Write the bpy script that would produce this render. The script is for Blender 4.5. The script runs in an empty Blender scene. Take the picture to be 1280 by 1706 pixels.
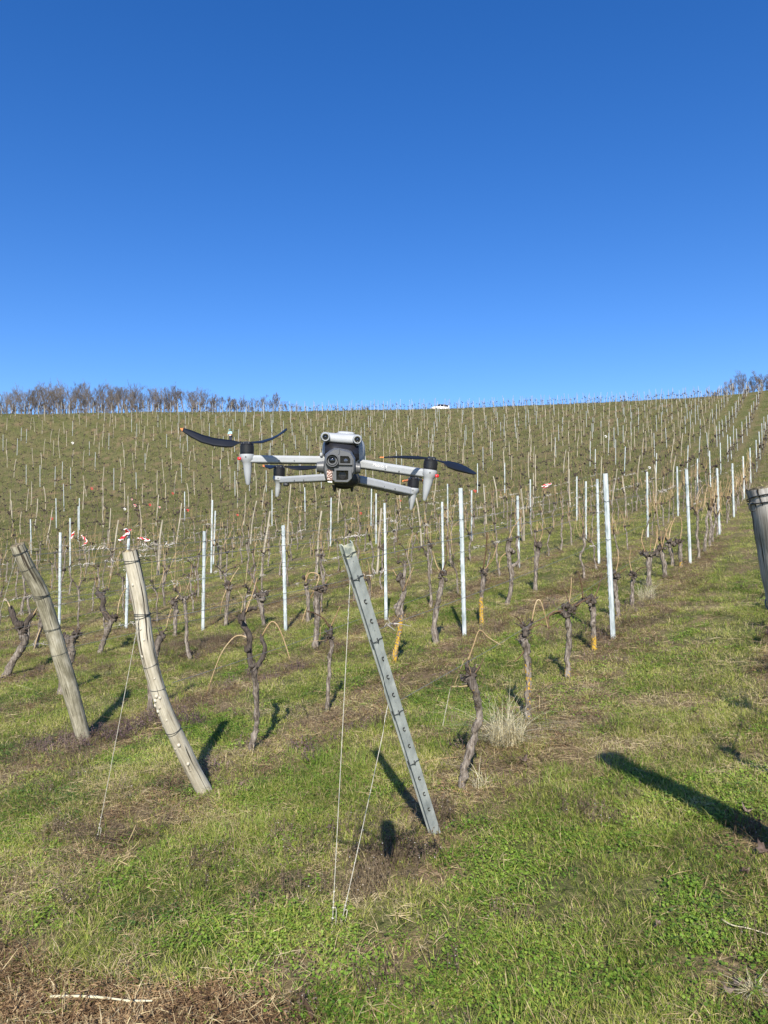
import bpy, math, random
import numpy as np
from mathutils import Vector, Matrix, noise as mnoise
random.seed(7)
NR = np.random.RandomState(11)
SC = bpy.context.scene
COL = SC.collection
R = math.radians

# ---------------------------------------------------------------- camera
F, CX, CY = 1200.0, 640.0, 853.0            # focal length in pixels of the 1280 x 1706 photograph
PITCH, ROLL = R(4.0), R(0.7)
cr, sr, cp, sp = math.cos(ROLL), math.sin(ROLL), math.cos(PITCH), math.sin(PITCH)
def c2w(X, Y, Z):
    """camera axes (right, down, forward) to world"""
    a = X*cr - Y*sr; b = X*sr + Y*cr
    return Vector((a, Z*cp + b*sp, Z*sp - b*cp))
RGT, DWN, FWD = c2w(1, 0, 0), c2w(0, 1, 0), c2w(0, 0, 1)
def ray(px, py): return c2w((px-CX)/F, (py-CY)/F, 1.0)
def at(px, py, Z): return ray(px, py)*Z
def project(p):
    Z = p.dot(FWD)
    if Z < 0.05: return None
    return CX + F*p.dot(RGT)/Z, CY + F*p.dot(DWN)/Z, Z
cam = bpy.data.cameras.new('camera'); camo = bpy.data.objects.new('camera', cam); COL.objects.link(camo)
camo.matrix_world = Matrix(((RGT.x, -DWN.x, -FWD.x, 0), (RGT.y, -DWN.y, -FWD.y, 0), (RGT.z, -DWN.z, -FWD.z, 0), (0, 0, 0, 1)))
cam.sensor_fit = 'VERTICAL'; cam.sensor_height = 36.0; cam.lens = 36.0*F/1706.0
cam.clip_start = 0.05; cam.clip_end = 4000
SC.camera = camo

# ---------------------------------------------------------------- light
LDIR = c2w(0.046, 0.778, 1.0).normalized()   # the way sunlight travels
sun = bpy.data.lights.new('sun', 'SUN'); suno = bpy.data.objects.new('sun', sun); COL.objects.link(suno)
suno.rotation_euler = LDIR.to_track_quat('-Z', 'Y').to_euler(); suno.location = (-5, -20, 20)
sun.energy = 4.9; sun.angle = R(0.5); sun.color = (1.0, 0.94, 0.84)
ELEV = math.asin(-LDIR.z)
w = bpy.data.worlds.new('World'); SC.world = w; w.use_nodes = True
wn, wl = w.node_tree.nodes, w.node_tree.links
sky = wn.new('ShaderNodeTexSky'); sky.sky_type = 'NISHITA'; sky.sun_disc = False
sky.sun_elevation = ELEV; sky.sun_rotation = math.atan2(-LDIR.x, -LDIR.y)
sky.air_density = 1.0; sky.dust_density = 0.3; sky.ozone_density = 2.4; sky.altitude = 200
hs = wn.new('ShaderNodeHueSaturation'); hs.inputs['Saturation'].default_value = 1.36; hs.inputs['Hue'].default_value = 0.514
bg = wn['Background']; bg.inputs['Strength'].default_value = 0.118
wl.new(sky.outputs[0], hs.inputs['Color']); wl.new(hs.outputs[0], bg.inputs['Color'])
SC.view_settings.view_transform = 'Standard'; SC.view_settings.look = 'None'
SC.view_settings.exposure = 0.66; SC.view_settings.gamma = 1.0

# ---------------------------------------------------------------- terrain height
CO = [-1.5728, 0.10742, 0.029691, -0.00078799, 0.0022781, 0.00026567, -5.2095e-06, -1.1927e-06, 5.8268e-06]
def raw(x, y):
    return (CO[0] + CO[1]*x + CO[2]*y + CO[3]*x*y + CO[4]*y*y + CO[5]*x*x + CO[6]*y**3 + CO[7]*x*y*y + CO[8]*x*x*y)
SKYL = [(-400, 694), (0, 692), (250, 688), (500, 686), (640, 684), (800, 680), (960, 673), (1060, 668), (1150, 664), (1235, 657), (1280, 650), (1600, 640)]
_A, _T = [], []
for px, py in SKYL:
    d = ray(px, py); _A.append(d.x/d.y); _T.append(d.z/d.y)
YS = np.arange(0.0, 700.5, 1.0)
AZ = np.arange(-46, 46.01, 1.0)
TAB = np.zeros((len(AZ), len(YS))); YCREST = np.zeros(len(AZ))
for i, az in enumerate(AZ):
    A = math.tan(R(az)); Ts = float(np.interp(A, _A, _T))
    z0 = raw(A*YS, YS); sl = np.gradient(z0)
    def prof(yt):
        k = int(yt); z = z0.copy(); s0 = sl[k]
        yy = YS[k:]-YS[k]
        se = Ts-.022; slope = se + (s0-se)*np.exp(-yy/5.0)
        slope = np.where(YS[k:] > 175, slope - 0.0035*(YS[k:]-175), slope); slope = np.maximum(slope, -0.10)
        z[k:] = z0[k] + np.concatenate(([0], np.cumsum(slope[:-1])))
        return z
    best = 160
    for yt in range(60, 160):
        z = prof(yt)
        if np.max(z[5:]/YS[5:]) >= Ts: best = yt; break
    TAB[i] = prof(best); YCREST[i] = best
k = np.ones(5)/5
YC_S = np.convolve(np.pad(YCREST, 2, 'edge'), k, 'valid')
def hash2(ix, iy, s):
    h = (ix.astype(np.int64)*374761393 + iy.astype(np.int64)*668265263 + s*1442695041) & 0x7fffffff
    h = ((h ^ (h >> 13))*1274126177) & 0x7fffffff
    return ((h ^ (h >> 16)) & 0xffff)/65535.0
def vn(x, y, sc, s=0):
    """value noise 0..1, feature size sc metres"""
    x = np.asarray(x, float)/sc; y = np.asarray(y, float)/sc
    ix = np.floor(x); iy = np.floor(y); fx = x-ix; fy = y-iy
    fx = fx*fx*(3-2*fx); fy = fy*fy*(3-2*fy)
    a = hash2(ix, iy, s); b = hash2(ix+1, iy, s); c = hash2(ix, iy+1, s); d = hash2(ix+1, iy+1, s)
    return (a*(1-fx)+b*fx)*(1-fy) + (c*(1-fx)+d*fx)*fy
def fbm(x, y, sc, s=0):
    return (vn(x, y, sc, s) + 0.5*vn(x, y, sc/2, s+1) + 0.25*vn(x, y, sc/4, s+2))/1.75
def smooth_h(x, y):
    x = np.asarray(x, float); y = np.asarray(y, float)
    r = np.hypot(x, y); az = np.degrees(np.arctan2(x, y))
    azc = np.clip(az, -45.9, 45.9)
    yy = np.clip(r*np.cos(np.radians(azc)), 0, 699.0)
    fi = (azc+46.0); i0 = np.floor(fi).astype(int); fa = fi-i0
    j0 = np.floor(yy).astype(int); fy = yy-j0
    z = (TAB[i0, j0]*(1-fy)+TAB[i0, j0+1]*fy)*(1-fa) + (TAB[i0+1, j0]*(1-fy)+TAB[i0+1, j0+1]*fy)*fa
    back = -1.58 - np.minimum(r, 120)*0.05
    t = np.clip((np.abs(az)-50)/130.0, 0, 1); t = t*t*(3-2*t)
    return z*(1-t) + back*t
def H(x, y):
    x = np.asarray(x, float); y = np.asarray(y, float)
    b = (fbm(x, y, 0.9, 5)-0.5)*0.07 + (vn(x, y, 3.1, 9)-0.5)*0.06
    return smooth_h(x, y) + b*np.clip(np.hypot(x, y)/3.0, 0, 1)
def hz(x, y): return float(H(x, y))
def ground(px, py):
    """point of the ground under a pixel of the photograph"""
    d = ray(px, py); t = 0.6; dt = 0.02
    while t < 400:
        p = d*t
        if p.z < hz(p.x, p.y): break
        t += dt; dt = max(0.02, t*0.01)
    lo, hi = t-dt*1.1, t
    for _ in range(24):
        m = (lo+hi)/2; p = d*m
        if p.z < hz(p.x, p.y): hi = m
        else: lo = m
    return d*hi
def above(px, py, h, tmax=130):
    """point on a pixel's ray that hangs h metres over the ground"""
    d = ray(px, py); t = 2.0
    while t < tmax:
        p = d*t
        if p.z - hz(p.x, p.y) < h: return p
        t *= 1.006
    return d*t
RA = math.atan(0.5725); CA, SA = math.cos(RA), math.sin(RA)     # the direction of the vine rows
def uv(x, y): return x*SA + y*CA, x*CA - y*SA                   # along the row, across the rows
def xy(u, v): return u*SA + v*CA, u*CA - v*SA
VROW = [0.09, -1.76, -3.6, -5.5, -7.55, -9.4, -10.95, -12.6]
while len(VROW) < 64: VROW.append(VROW[-1]-1.85)
def row_of(v): return int(np.argmin([abs(v-q) for q in VROW]))

# ---------------------------------------------------------------- mesh helpers
class MB:
    def __init__(s): s.v = []; s.f = []; s.m = []
    def add(s, vs, fs, mi=0):
        o = len(s.v); s.v += [tuple(p) for p in vs]; s.f += [tuple(i+o for i in f) for f in fs]; s.m += [mi]*len(fs)
    def rings(s, rings, close=True, cap0=True, cap1=True, mi=0):
        n = len(rings[0]); o = len(s.v)
        for rg in rings: s.v += [tuple(p) for p in rg]
        for i in range(len(rings)-1):
            for j in range(n if close else n-1):
                a = o+i*n+j; b = o+i*n+(j+1) % n
                s.f.append((a, b, b+n, a+n)); s.m.append(mi)
        if cap0: s.f.append(tuple(o+j for j in range(n))[::-1]); s.m.append(mi)
        if cap1: s.f.append(tuple(o+(len(rings)-1)*n+j for j in range(n))); s.m.append(mi)
    def tube(s, path, rad, sides=8, mi=0, bump=0.0, caps=True, squash=1.0):
        path = [Vector(p) for p in path]; n = len(path)
        if not hasattr(rad, '__len__'): rad = [rad]*n
        rg = []; ref = None
        for i, p in enumerate(path):
            t = (path[min(i+1, n-1)] - path[max(i-1, 0)])
            if t.length < 1e-9: t = Vector((0, 0, 1))
            t.normalize()
            if ref is None:
                ref = Vector((1, 0, 0)) if abs(t.x) < 0.8 else Vector((0, 1, 0))
            a = ref - t*ref.dot(t)
            if a.length < 1e-6: a = t.orthogonal()
            a.normalize(); b = t.cross(a); ref = a
            ring = []
            for j in range(sides):
                an = 2*math.pi*j/sides; r = rad[i]
                if bump: r *= 1 + bump*(random.random()*2-1)
                ring.append(p + a*(math.cos(an)*r) + b*(math.sin(an)*r*squash))
            rg.append(ring)
        s.rings(rg, True, caps, caps, mi)
    def box(s, c, ax, ay, az, mi=0):
        c = Vector(c); vs = [c + ax*i + ay*j + az*k for i in (-1, 1) for j in (-1, 1) for k in (-1, 1)]
        s.add(vs, [(0, 1, 3, 2), (4, 6, 7, 5), (0, 4, 5, 1), (2, 3, 7, 6), (0, 2, 6, 4), (1, 5, 7, 3)], mi)
    def blob(s, c, r, seg=8, rin=5, bump=0.15, mi=0, sq=(1, 1, 1)):
        rg = []
        for i in range(1, rin):
            th = math.pi*i/rin
            rg.append([(c[0]+sq[0]*r*math.sin(th)*math.cos(6.2832*j/seg)*(1+bump*random.uniform(-1, 1)),
                        c[1]+sq[1]*r*math.sin(th)*math.sin(6.2832*j/seg)*(1+bump*random.uniform(-1, 1)),
                        c[2]-sq[2]*r*math.cos(th)*(1+bump*random.uniform(-1, 1))) for j in range(seg)])
        s.rings(rg, mi=mi)
    def mesh(s, name, mats, smooth=False):
        me = bpy.data.meshes.new(name); me.from_pydata([tuple(p) for p in s.v], [], s.f)
        for m in (mats if isinstance(mats, (list, tuple)) else [mats]): me.materials.append(m)
        if any(s.m): me.polygons.foreach_set('material_index', s.m)
        if smooth: me.polygons.foreach_set('use_smooth', [True]*len(me.polygons))
        me.update(); return me
    def obj(s, name, mats, parent=None, smooth=False, origin=None):
        if origin is not None:
            o = Vector(origin); s.v = [(p[0]-o.x, p[1]-o.y, p[2]-o.z) for p in s.v]
        me = s.mesh(name, mats, smooth); ob = bpy.data.objects.new(name, me); COL.objects.link(ob)
        if origin is not None: ob.location = origin
        if parent is not None:
            ob.parent = parent
        return ob
def child(mb, name, mats, parent, smooth=False):
    """mesh given in world coordinates, parented to an unrotated thing"""
    o = base_of(parent)
    mb.v = [(p[0]-o.x, p[1]-o.y, p[2]-o.z) for p in mb.v]
    return mb.obj(name, mats, parent, smooth)
def base_of(ob):
    p = Vector((0, 0, 0))
    while ob is not None: p = p + ob.location; ob = ob.parent
    return p
def tag(o, label, cat, group=None):
    o['label'] = label; o['category'] = cat
    if group: o['group'] = group
    return o
def thing(name, label, cat, loc, group=None):
    o = bpy.data.objects.new(name, None); COL.objects.link(o); o.location = loc; o.empty_display_size = 0.1
    return tag(o, label, cat, group)
def kind(o, k): o['kind'] = k; return o
def smoothpath(pts, n=4):
    """Catmull-Rom through points"""
    P = [Vector(p) for p in pts]; out = []
    for i in range(len(P)-1):
        p0 = P[max(i-1, 0)]; p1 = P[i]; p2 = P[i+1]; p3 = P[min(i+2, len(P)-1)]
        for j in range(n):
            t = j/n
            out.append(0.5*((2*p1) + (p2-p0)*t + (2*p0-5*p1+4*p2-p3)*t*t + (3*p1-p0-3*p2+p3)*t**3))
    out.append(P[-1]); return out
def lerps(vals, n):
    return list(np.interp(np.linspace(0, 1, n), np.linspace(0, 1, len(vals)), vals))

# ---------------------------------------------------------------- materials
def newmat(name):
    m = bpy.data.materials.new(name); m.use_nodes = True
    return m, m.node_tree.nodes, m.node_tree.links, m.node_tree.nodes['Principled BSDF']
def rampn(n, stops):
    r = n.new('ShaderNodeValToRGB'); e = r.color_ramp.elements
    while len(e) < len(stops): e.new(0.5)
    for i, (p, c) in enumerate(stops): e[i].position = p; e[i].color = (*c, 1)
    return r
def noisy(name, stops, scale=8, stretch=(1, 1, 1), rough=0.8, bump=0.0, bscale=None, metal=0.0, coords='Object', detail=5, spec=0.3, rnd=True):
    m, n, l, b = newmat(name)
    tc = n.new('ShaderNodeTexCoord'); mp = n.new('ShaderNodeMapping'); mp.inputs['Scale'].default_value = stretch
    if coords == 'World':
        g = n.new('ShaderNodeNewGeometry'); l.new(g.outputs['Position'], mp.inputs['Vector'])
    else: l.new(tc.outputs[coords], mp.inputs['Vector'])
    if rnd and coords == 'Object':
        oi = n.new('ShaderNodeObjectInfo'); mu = n.new('ShaderNodeMath'); mu.operation = 'MULTIPLY'; mu.inputs[1].default_value = 37
        l.new(oi.outputs['Random'], mu.inputs[0]); l.new(mu.outputs[0], mp.inputs['Location'])
    t = n.new('ShaderNodeTexNoise'); t.inputs['Scale'].default_value = scale; t.inputs['Detail'].default_value = detail
    l.new(mp.outputs[0], t.inputs['Vector'])
    r = rampn(n, stops); l.new(t.outputs['Fac'], r.inputs[0]); l.new(r.outputs[0], b.inputs['Base Color'])
    b.inputs['Roughness'].default_value = rough; b.inputs['Metallic'].default_value = metal; b.inputs['Specular IOR Level'].default_value = spec
    if bump:
        t2 = n.new('ShaderNodeTexNoise'); t2.inputs['Scale'].default_value = bscale or scale*3; t2.inputs['Detail'].default_value = 4
        l.new(mp.outputs[0], t2.inputs['Vector'])
        bu = n.new('ShaderNodeBump'); bu.inputs['Strength'].default_value = bump; bu.inputs['Distance'].default_value = 0.01
        l.new(t2.outputs['Fac'], bu.inputs['Height']); l.new(bu.outputs[0], b.inputs['Normal'])
    return m
M = {}
M['galv'] = noisy('galvanised_steel', [(0.32, (.27, .315, .315)), (0.44, (.41, .46, .46)), (0.56, (.50, .545, .54)), (0.7, (.60, .63, .62))], 20, (1, 1, .3), .6, .3, metal=.12, spec=.4)
M['galv_far'] = noisy('weathered_zinc', [(0.3, (.29, .31, .30)), (0.7, (.42, .44, .43))], 9, rough=.6)
M['galv_old'] = noisy('dull_galvanised_steel', [(0.25, (.185, .205, .20)), (0.45, (.28, .305, .295)), (0.6, (.34, .365, .35)), (0.78, (.46, .48, .45))], 16, (1.4, 1.4, .5), .6, .15, metal=.1)
M['galv_cap'] = noisy('pale_flaking_zinc', [(0.40, (.22, .25, .22)), (0.52, (.40, .42, .35)), (0.6, (.50, .50, .37))], 34, rough=.7)
M['stake'] = noisy('weathered_stake_wood', [(0.25, (.19, .165, .12)), (0.5, (.34, .30, .225)), (0.75, (.47, .43, .34))], 6, (2, 2, .5), .85, .3)
M['wood_mossy'] = noisy('grey_green_post_wood', [(0.30, (.075, .068, .04)), (0.44, (.17, .15, .09)), (0.55, (.29, .255, .155)), (0.66, (.42, .375, .25)), (0.8, (.52, .48, .36))], 6.5, (7, 7, .6), .85, .9, 20, detail=9)
M['wood_pale'] = noisy('pale_barkless_post_wood', [(0.30, (.13, .11, .07)), (0.41, (.28, .245, .17)), (0.50, (.41, .37, .28)), (0.62, (.49, .45, .36)), (0.8, (.58, .55, .46))], 6.5, (9, 9, .45), .8, .9, 20, detail=9)
M['wood_grey'] = noisy('silver_grey_post_wood', [(0.32, (.07, .064, .055)), (0.42, (.20, .185, .165)), (0.54, (.34, .32, .29)), (0.75, (.47, .45, .415))], 7, (9, 9, .35), .8, .8, 30, detail=9)
M['wood_cut'] = noisy('cut_end_grain', [(0.36, (.05, .04, .028)), (0.5, (.15, .125, .085)), (0.66, (.34, .28, .16))], 40, rough=.9, bump=.5)
M['knot'] = noisy('white_knot', [(0.3, (.28, .24, .18)), (0.6, (.54, .50, .41))], 30, rough=.8)
M['crack'] = noisy('dark_crack', [(0.3, (.012, .010, .008)), (0.7, (.035, .03, .024))], 20)
M['wire'] = noisy('dark_tie_wire', [(0.3, (.025, .028, .03)), (0.7, (.075, .08, .08))], 30, rough=.5, metal=.5)
M['wire_bright'] = noisy('zinc_wire', [(0.3, (.10, .105, .105)), (0.7, (.22, .225, .22))], 30, rough=.5, metal=.2)
M['rope'] = noisy('pale_twine', [(0.3, (.32, .30, .24)), (0.7, (.50, .48, .40))], 60, rough=.9)
M['tendril'] = noisy('dry_tendril', [(0.3, (.30, .26, .21)), (0.7, (.66, .62, .56))], 12, rough=.9)
M['cane'] = noisy('vine_cane', [(0.3, (.22, .135, .065)), (0.55, (.38, .27, .145)), (0.8, (.54, .44, .28))], 3.5, rough=.7, rnd=True)
M['cane_dark'] = noisy('dark_vine_cane', [(0.3, (.06, .035, .02)), (0.7, (.17, .10, .055))], 8, rough=.7)
M['red'] = noisy('red_paint', [(0.3, (.55, .02, .02)), (0.7, (.68, .04, .04))], 10, rough=.5)
def tape_mat():
    m, n, l, b = newmat('striped_barrier_tape')
    tc = n.new('ShaderNodeTexCoord'); wv = n.new('ShaderNodeTexWave'); wv.bands_direction = 'DIAGONAL'; wv.inputs['Scale'].default_value = 2.6
    wv.inputs['Distortion'].default_value = 0.3
    r = rampn(n, [(0.56, (.66, .02, .035)), (0.62, (.80, .79, .77))])
    l.new(tc.outputs['UV'], wv.inputs[0]); l.new(wv.outputs['Fac'], r.inputs[0]); l.new(r.outputs[0], b.inputs['Base Color'])
    b.inputs['Roughness'].default_value = .35; return m
M['tape'] = tape_mat()
def bark_mat():
    m, n, l, b = newmat('shaggy_vine_bark')
    tc = n.new('ShaderNodeTexCoord'); oi = n.new('ShaderNodeObjectInfo'); mp = n.new('ShaderNodeMapping')
    mu = n.new('ShaderNodeMath'); mu.operation = 'MULTIPLY'; mu.inputs[1].default_value = 41; l.new(oi.outputs['Random'], mu.inputs[0])
    l.new(mu.outputs[0], mp.inputs['Location']); mp.inputs['Scale'].default_value = (2.6, 2.6, .7); l.new(tc.outputs['Object'], mp.inputs['Vector'])
    t = n.new('ShaderNodeTexNoise'); t.inputs['Scale'].default_value = 16; t.inputs['Detail'].default_value = 7; t.inputs['Roughness'].default_value = .7; l.new(mp.outputs[0], t.inputs['Vector'])
    r = rampn(n, [(0.34, (.040, .032, .026)), (0.48, (.17, .14, .112)), (0.64, (.36, .315, .265))]); l.new(t.outputs['Fac'], r.inputs[0])
    at_ = n.new('ShaderNodeAttribute'); at_.attribute_name = 'lichen'
    t2 = n.new('ShaderNodeTexNoise'); t2.inputs['Scale'].default_value = 48; t2.inputs['Detail'].default_value = 4; l.new(tc.outputs['Object'], t2.inputs['Vector'])
    ad = n.new('ShaderNodeMath'); ad.operation = 'ADD'; l.new(at_.outputs['Fac'], ad.inputs[0]); l.new(t2.outputs['Fac'], ad.inputs[1])
    r2 = rampn(n, [(0.98, (0, 0, 0)), (1.0, (1, 1, 1))]); r2.color_ramp.elements[0].position = .93
    mr = n.new('ShaderNodeMapRange'); mr.inputs[1].default_value = 1.07; mr.inputs[2].default_value = 1.13; l.new(ad.outputs[0], mr.inputs[0])
    n.remove(r2)
    mx = n.new('ShaderNodeMix'); mx.data_type = 'RGBA'; l.new(mr.outputs[0], mx.inputs[0]); l.new(r.outputs[0], mx.inputs[6]); mx.inputs[7].default_value = (.52, .32, .035, 1)
    at2 = n.new('ShaderNodeAttribute'); at2.attribute_name = 'dark'
    mx2 = n.new('ShaderNodeMix'); mx2.data_type = 'RGBA'; l.new(at2.outputs['Fac'], mx2.inputs[0]); l.new(mx.outputs[2], mx2.inputs[6]); mx2.inputs[7].default_value = (.035, .026, .022, 1)
    l.new(mx2.outputs[2], b.inputs['Base Color']); b.inputs['Roughness'].default_value = .9; b.inputs['Specular IOR Level'].default_value = .2
    bu = n.new('ShaderNodeBump'); bu.inputs['Strength'].default_value = 1.0; bu.inputs['Distance'].default_value = .022
    l.new(t.outputs['Fac'], bu.inputs['Height']); l.new(bu.outputs[0], b.inputs['Normal'])
    return m
M['bark'] = bark_mat()
def post_wood(name, stops, fine=105, zs=.05, blot=9):
    m, n, l, b = newmat(name)
    at_ = n.new('ShaderNodeAttribute'); at_.attribute_name = 'grain'
    def nz(sc, st, det):
        mp = n.new('ShaderNodeMapping'); mp.inputs['Scale'].default_value = st; l.new(at_.outputs['Vector'], mp.inputs['Vector'])
        t = n.new('ShaderNodeTexNoise'); t.inputs['Scale'].default_value = sc; t.inputs['Detail'].default_value = det; t.inputs['Roughness'].default_value = .65; l.new(mp.outputs[0], t.inputs['Vector']); return t.outputs['Fac']
    g, bl, cr_ = nz(fine, (1, 1, zs), 5), nz(blot, (1, 1, .45), 6), nz(48, (1, 1, .035), 2)
    mm = n.new('ShaderNodeMix'); mm.inputs[0].default_value = .55; l.new(g, mm.inputs[2]); l.new(bl, mm.inputs[3])
    r = rampn(n, stops); l.new(mm.outputs[0], r.inputs[0])
    mr = n.new('ShaderNodeMapRange'); mr.inputs[1].default_value = .35; mr.inputs[2].default_value = .41; l.new(cr_, mr.inputs[0])
    mx = n.new('ShaderNodeMix'); mx.data_type = 'RGBA'; l.new(mr.outputs[0], mx.inputs[0]); mx.inputs[6].default_value = (.055, .045, .032, 1); l.new(r.outputs[0], mx.inputs[7])
    l.new(mx.outputs[2], b.inputs['Base Color']); b.inputs['Roughness'].default_value = .85; b.inputs['Specular IOR Level'].default_value = .2
    ad = n.new('ShaderNodeMath'); ad.operation = 'MULTIPLY_ADD'; l.new(g, ad.inputs[0]); ad.inputs[1].default_value = .5; l.new(mr.outputs[0], ad.inputs[2])
    bu = n.new('ShaderNodeBump'); bu.inputs['Strength'].default_value = .7; bu.inputs['Distance'].default_value = .004; l.new(ad.outputs[0], bu.inputs['Height']); l.new(bu.outputs[0], b.inputs['Normal'])
    return m
M['wood_mossy'] = post_wood('grey_green_post_wood', [(0.36, (.075, .068, .045)), (0.45, (.18, .165, .112)), (0.53, (.30, .275, .20)), (0.64, (.47, .44, .345))], blot=11)
M['wood_pale'] = post_wood('pale_barkless_post_wood', [(0.36, (.16, .135, .095)), (0.44, (.36, .32, .24)), (0.53, (.50, .455, .355)), (0.66, (.64, .60, .50))], blot=7)
M['wood_grey'] = post_wood('silver_grey_post_wood', [(0.36, (.10, .09, .078)), (0.46, (.29, .27, .235)), (0.55, (.44, .415, .37)), (0.68, (.60, .57, .52))], 130)
M['vine_trunk_far'] = noisy('brown_vine_trunk', [(0.3, (.060, .048, .034)), (0.7, (.14, .115, .08))], 20, rough=.9)
M['vine_far'] = noisy('dark_vine_wood', [(0.3, (.022, .017, .014)), (0.7, (.095, .074, .058))], 20, rough=.9)
M['tree_bark'] = noisy('winter_tree_bark', [(0.3, (.10, .082, .07)), (0.7, (.20, .165, .14))], 6, rough=.9)
M['twig'] = noisy('bare_twigs', [(0.3, (.078, .068, .060)), (0.7, (.155, .132, .116))], 2, rough=.9)
def plant_mat(name, stops, scale=1.3, trans=0.35, rough=.6, fine=True):
    m, n, l, b = newmat(name)
    g = n.new('ShaderNodeNewGeometry'); t = n.new('ShaderNodeTexNoise'); t.inputs['Scale'].default_value = scale; t.inputs['Detail'].default_value = 3
    l.new(g.outputs['Position'], t.inputs['Vector'])
    t2 = n.new('ShaderNodeTexNoise'); t2.inputs['Scale'].default_value = 45; t2.inputs['Detail'].default_value = 1
    l.new(g.outputs['Position'], t2.inputs['Vector'])
    mm = n.new('ShaderNodeMix'); mm.inputs[0].default_value = .5 if fine else .15; l.new(t.outputs['Fac'], mm.inputs[2]); l.new(t2.outputs['Fac'], mm.inputs[3])
    r = rampn(n, stops); l.new(mm.outputs[0], r.inputs[0]); l.new(r.outputs[0], b.inputs['Base Color'])
    b.inputs['Roughness'].default_value = rough; b.inputs['Specular IOR Level'].default_value = .25
    if trans:
        tr = n.new('ShaderNodeBsdfTranslucent'); l.new(r.outputs[0], tr.inputs['Color'])
        ms = n.new('ShaderNodeMixShader'); ms.inputs[0].default_value = trans
        l.new(b.outputs[0], ms.inputs[1]); l.new(tr.outputs[0], ms.inputs[2]); l.new(ms.outputs[0], n['Material Output'].inputs['Surface'])
    return m
M['hill_grass'] = plant_mat('hillside_grass_blades', [(0.34, (.055, .080, .018)), (0.46, (.135, .165, .036)), (0.57, (.235, .245, .070)), (0.68, (.35, .29, .13))])
M['grass'] = plant_mat('grass_blades', [(0.36, (.075, .125, .018)), (0.46, (.21, .275, .042)), (0.56, (.40, .425, .088)), (0.66, (.58, .50, .20))])
M['lush'] = plant_mat('lush_grass_blades', [(0.36, (.10, .19, .026)), (0.5, (.23, .33, .050)), (0.64, (.37, .43, .095))])
M['straw'] = plant_mat('dry_straw', [(0.36, (.26, .18, .085)), (0.5, (.46, .36, .19)), (0.64, (.62, .52, .32))], trans=.2)
M['clover'] = plant_mat('small_round_leaves', [(0.36, (.060, .13, .016)), (0.5, (.17, .275, .034)), (0.64, (.33, .42, .075))], trans=.3, rough=.5)
M['moss'] = plant_mat('dark_low_leaves', [(0.36, (.045, .09, .018)), (0.55, (.10, .165, .036)), (0.68, (.17, .23, .06))], trans=.2)
M['weed'] = plant_mat('brown_purple_weeds', [(0.36, (.055, .040, .030)), (0.5, (.135, .098, .064)), (0.64, (.25, .195, .115))], trans=.15)
M['flower'] = plant_mat('tiny_white_flowers', [(0.36, (.5, .5, .5)), (0.6, (.75, .74, .72))], trans=.2)
M['nettle'] = plant_mat('purple_dead_nettle', [(0.36, (.075, .05, .055)), (0.5, (.16, .105, .105)), (0.64, (.20, .18, .09))], trans=.2)
M['chip'] = plant_mat('wood_chips', [(0.38, (.040, .023, .013)), (0.50, (.15, .088, .043)), (0.62, (.38, .26, .135))], trans=0, rough=.9)
M['leaf_litter'] = plant_mat('brown_dead_leaves', [(0.36, (.10, .065, .05)), (0.5, (.20, .145, .115)), (0.64, (.30, .23, .19))], trans=.1, rough=.8)
# ---------------------------------------------------------------- ground sheet
def G2(px, py): p = ground(px, py); return p.x, p.y
SOIL_SPOTS = [(30, 1480, .30, .9), (725, 1462, .14, 1.), (735, 1395, .22, .8), (640, 1450, .30, .55), (645, 1590, .16, .8), (505, 1612, .16, .7),
              (265, 1362, .20, .9), (345, 1325, .16, .7), (110, 1235, .45, .5), (240, 1225, .36, .55), (850, 1268, .30, .8), (1245, 1250, .22, .7),
              (1262, 1400, .22, .8), (1265, 1620, .20, .8), (1090, 1075, .35, .6), (960, 1350, .16, .5), (1200, 1660, .12, .7), (560, 1200, .30, .6), (1040, 1170, .3, .5), (820, 1350, .22, .6)]
MULCH_SPOTS = [(60, 1672, .13, 1), (140, 1690, .12, 1), (210, 1690, .11, 1), (270, 1672, .10, .9), (340, 1682, .10, 1), (410, 1704, .10, 1), (10, 1640, .12, .9), (480, 1704, .08, .7), (0, 1700, .20, 1), (250, 1735, .22, 1), (100, 1740, .25, 1), (15, 1480, .10, .5), (420, 1750, .16, .9), (-80, 1650, .25, 1), (370, 1655, .06, .6), (180, 1660, .08, .7)]
CLOVER_SPOTS = [(560, 1640, .35, 1), (440, 1560, .28, 1), (700, 1660, .30, .9), (300, 1560, .2, .8), (820, 1480, .25, .7), (1200, 1540, .22, 1), (1240, 1320, .3, .8), (520, 1560, .2, 1), (1060, 1300, .2, .6), (860, 1600, .25, .8), (240, 1450, .25, .6)]
MOSS_SPOTS = [(290, 1310, .22, 1), (30, 1250, .35, 1), (60, 1320, .3, .8), (250, 1530, .16, 1), (480, 1165, .3, .6), (800, 1150, .5, .5), (40, 1165, .4, .8)]
LUSH_SPOTS = [(400, 1400, .22, 1), (540, 1290, .35, .9), (830, 1110, .6, .8), (720, 1220, .4, .8), (640, 1310, .25, .6), (330, 1470, .25, .5), (1000, 1300, .3, .5), (560, 1040, .8, .5), (900, 1060, .6, .6)]
NETTLE_SPOTS = [(215, 1215, .30, 1), (95, 1245, .28, .9), (280, 1205, .3, .8), (60, 1260, .2, .7)]
WEED_SPOTS = [(640, 1440, .17, 1), (600, 1480, .13, .9), (690, 1420, .11, .8), (560, 1500, .09, .6), (330, 1070, .7, .7), (400, 1040, .7, .5), (730, 1360, .14, .5), (940, 1060, .4, .4)]
def spots(lst): return [(*G2(a, b), r, s) for a, b, r, s in lst]
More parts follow.
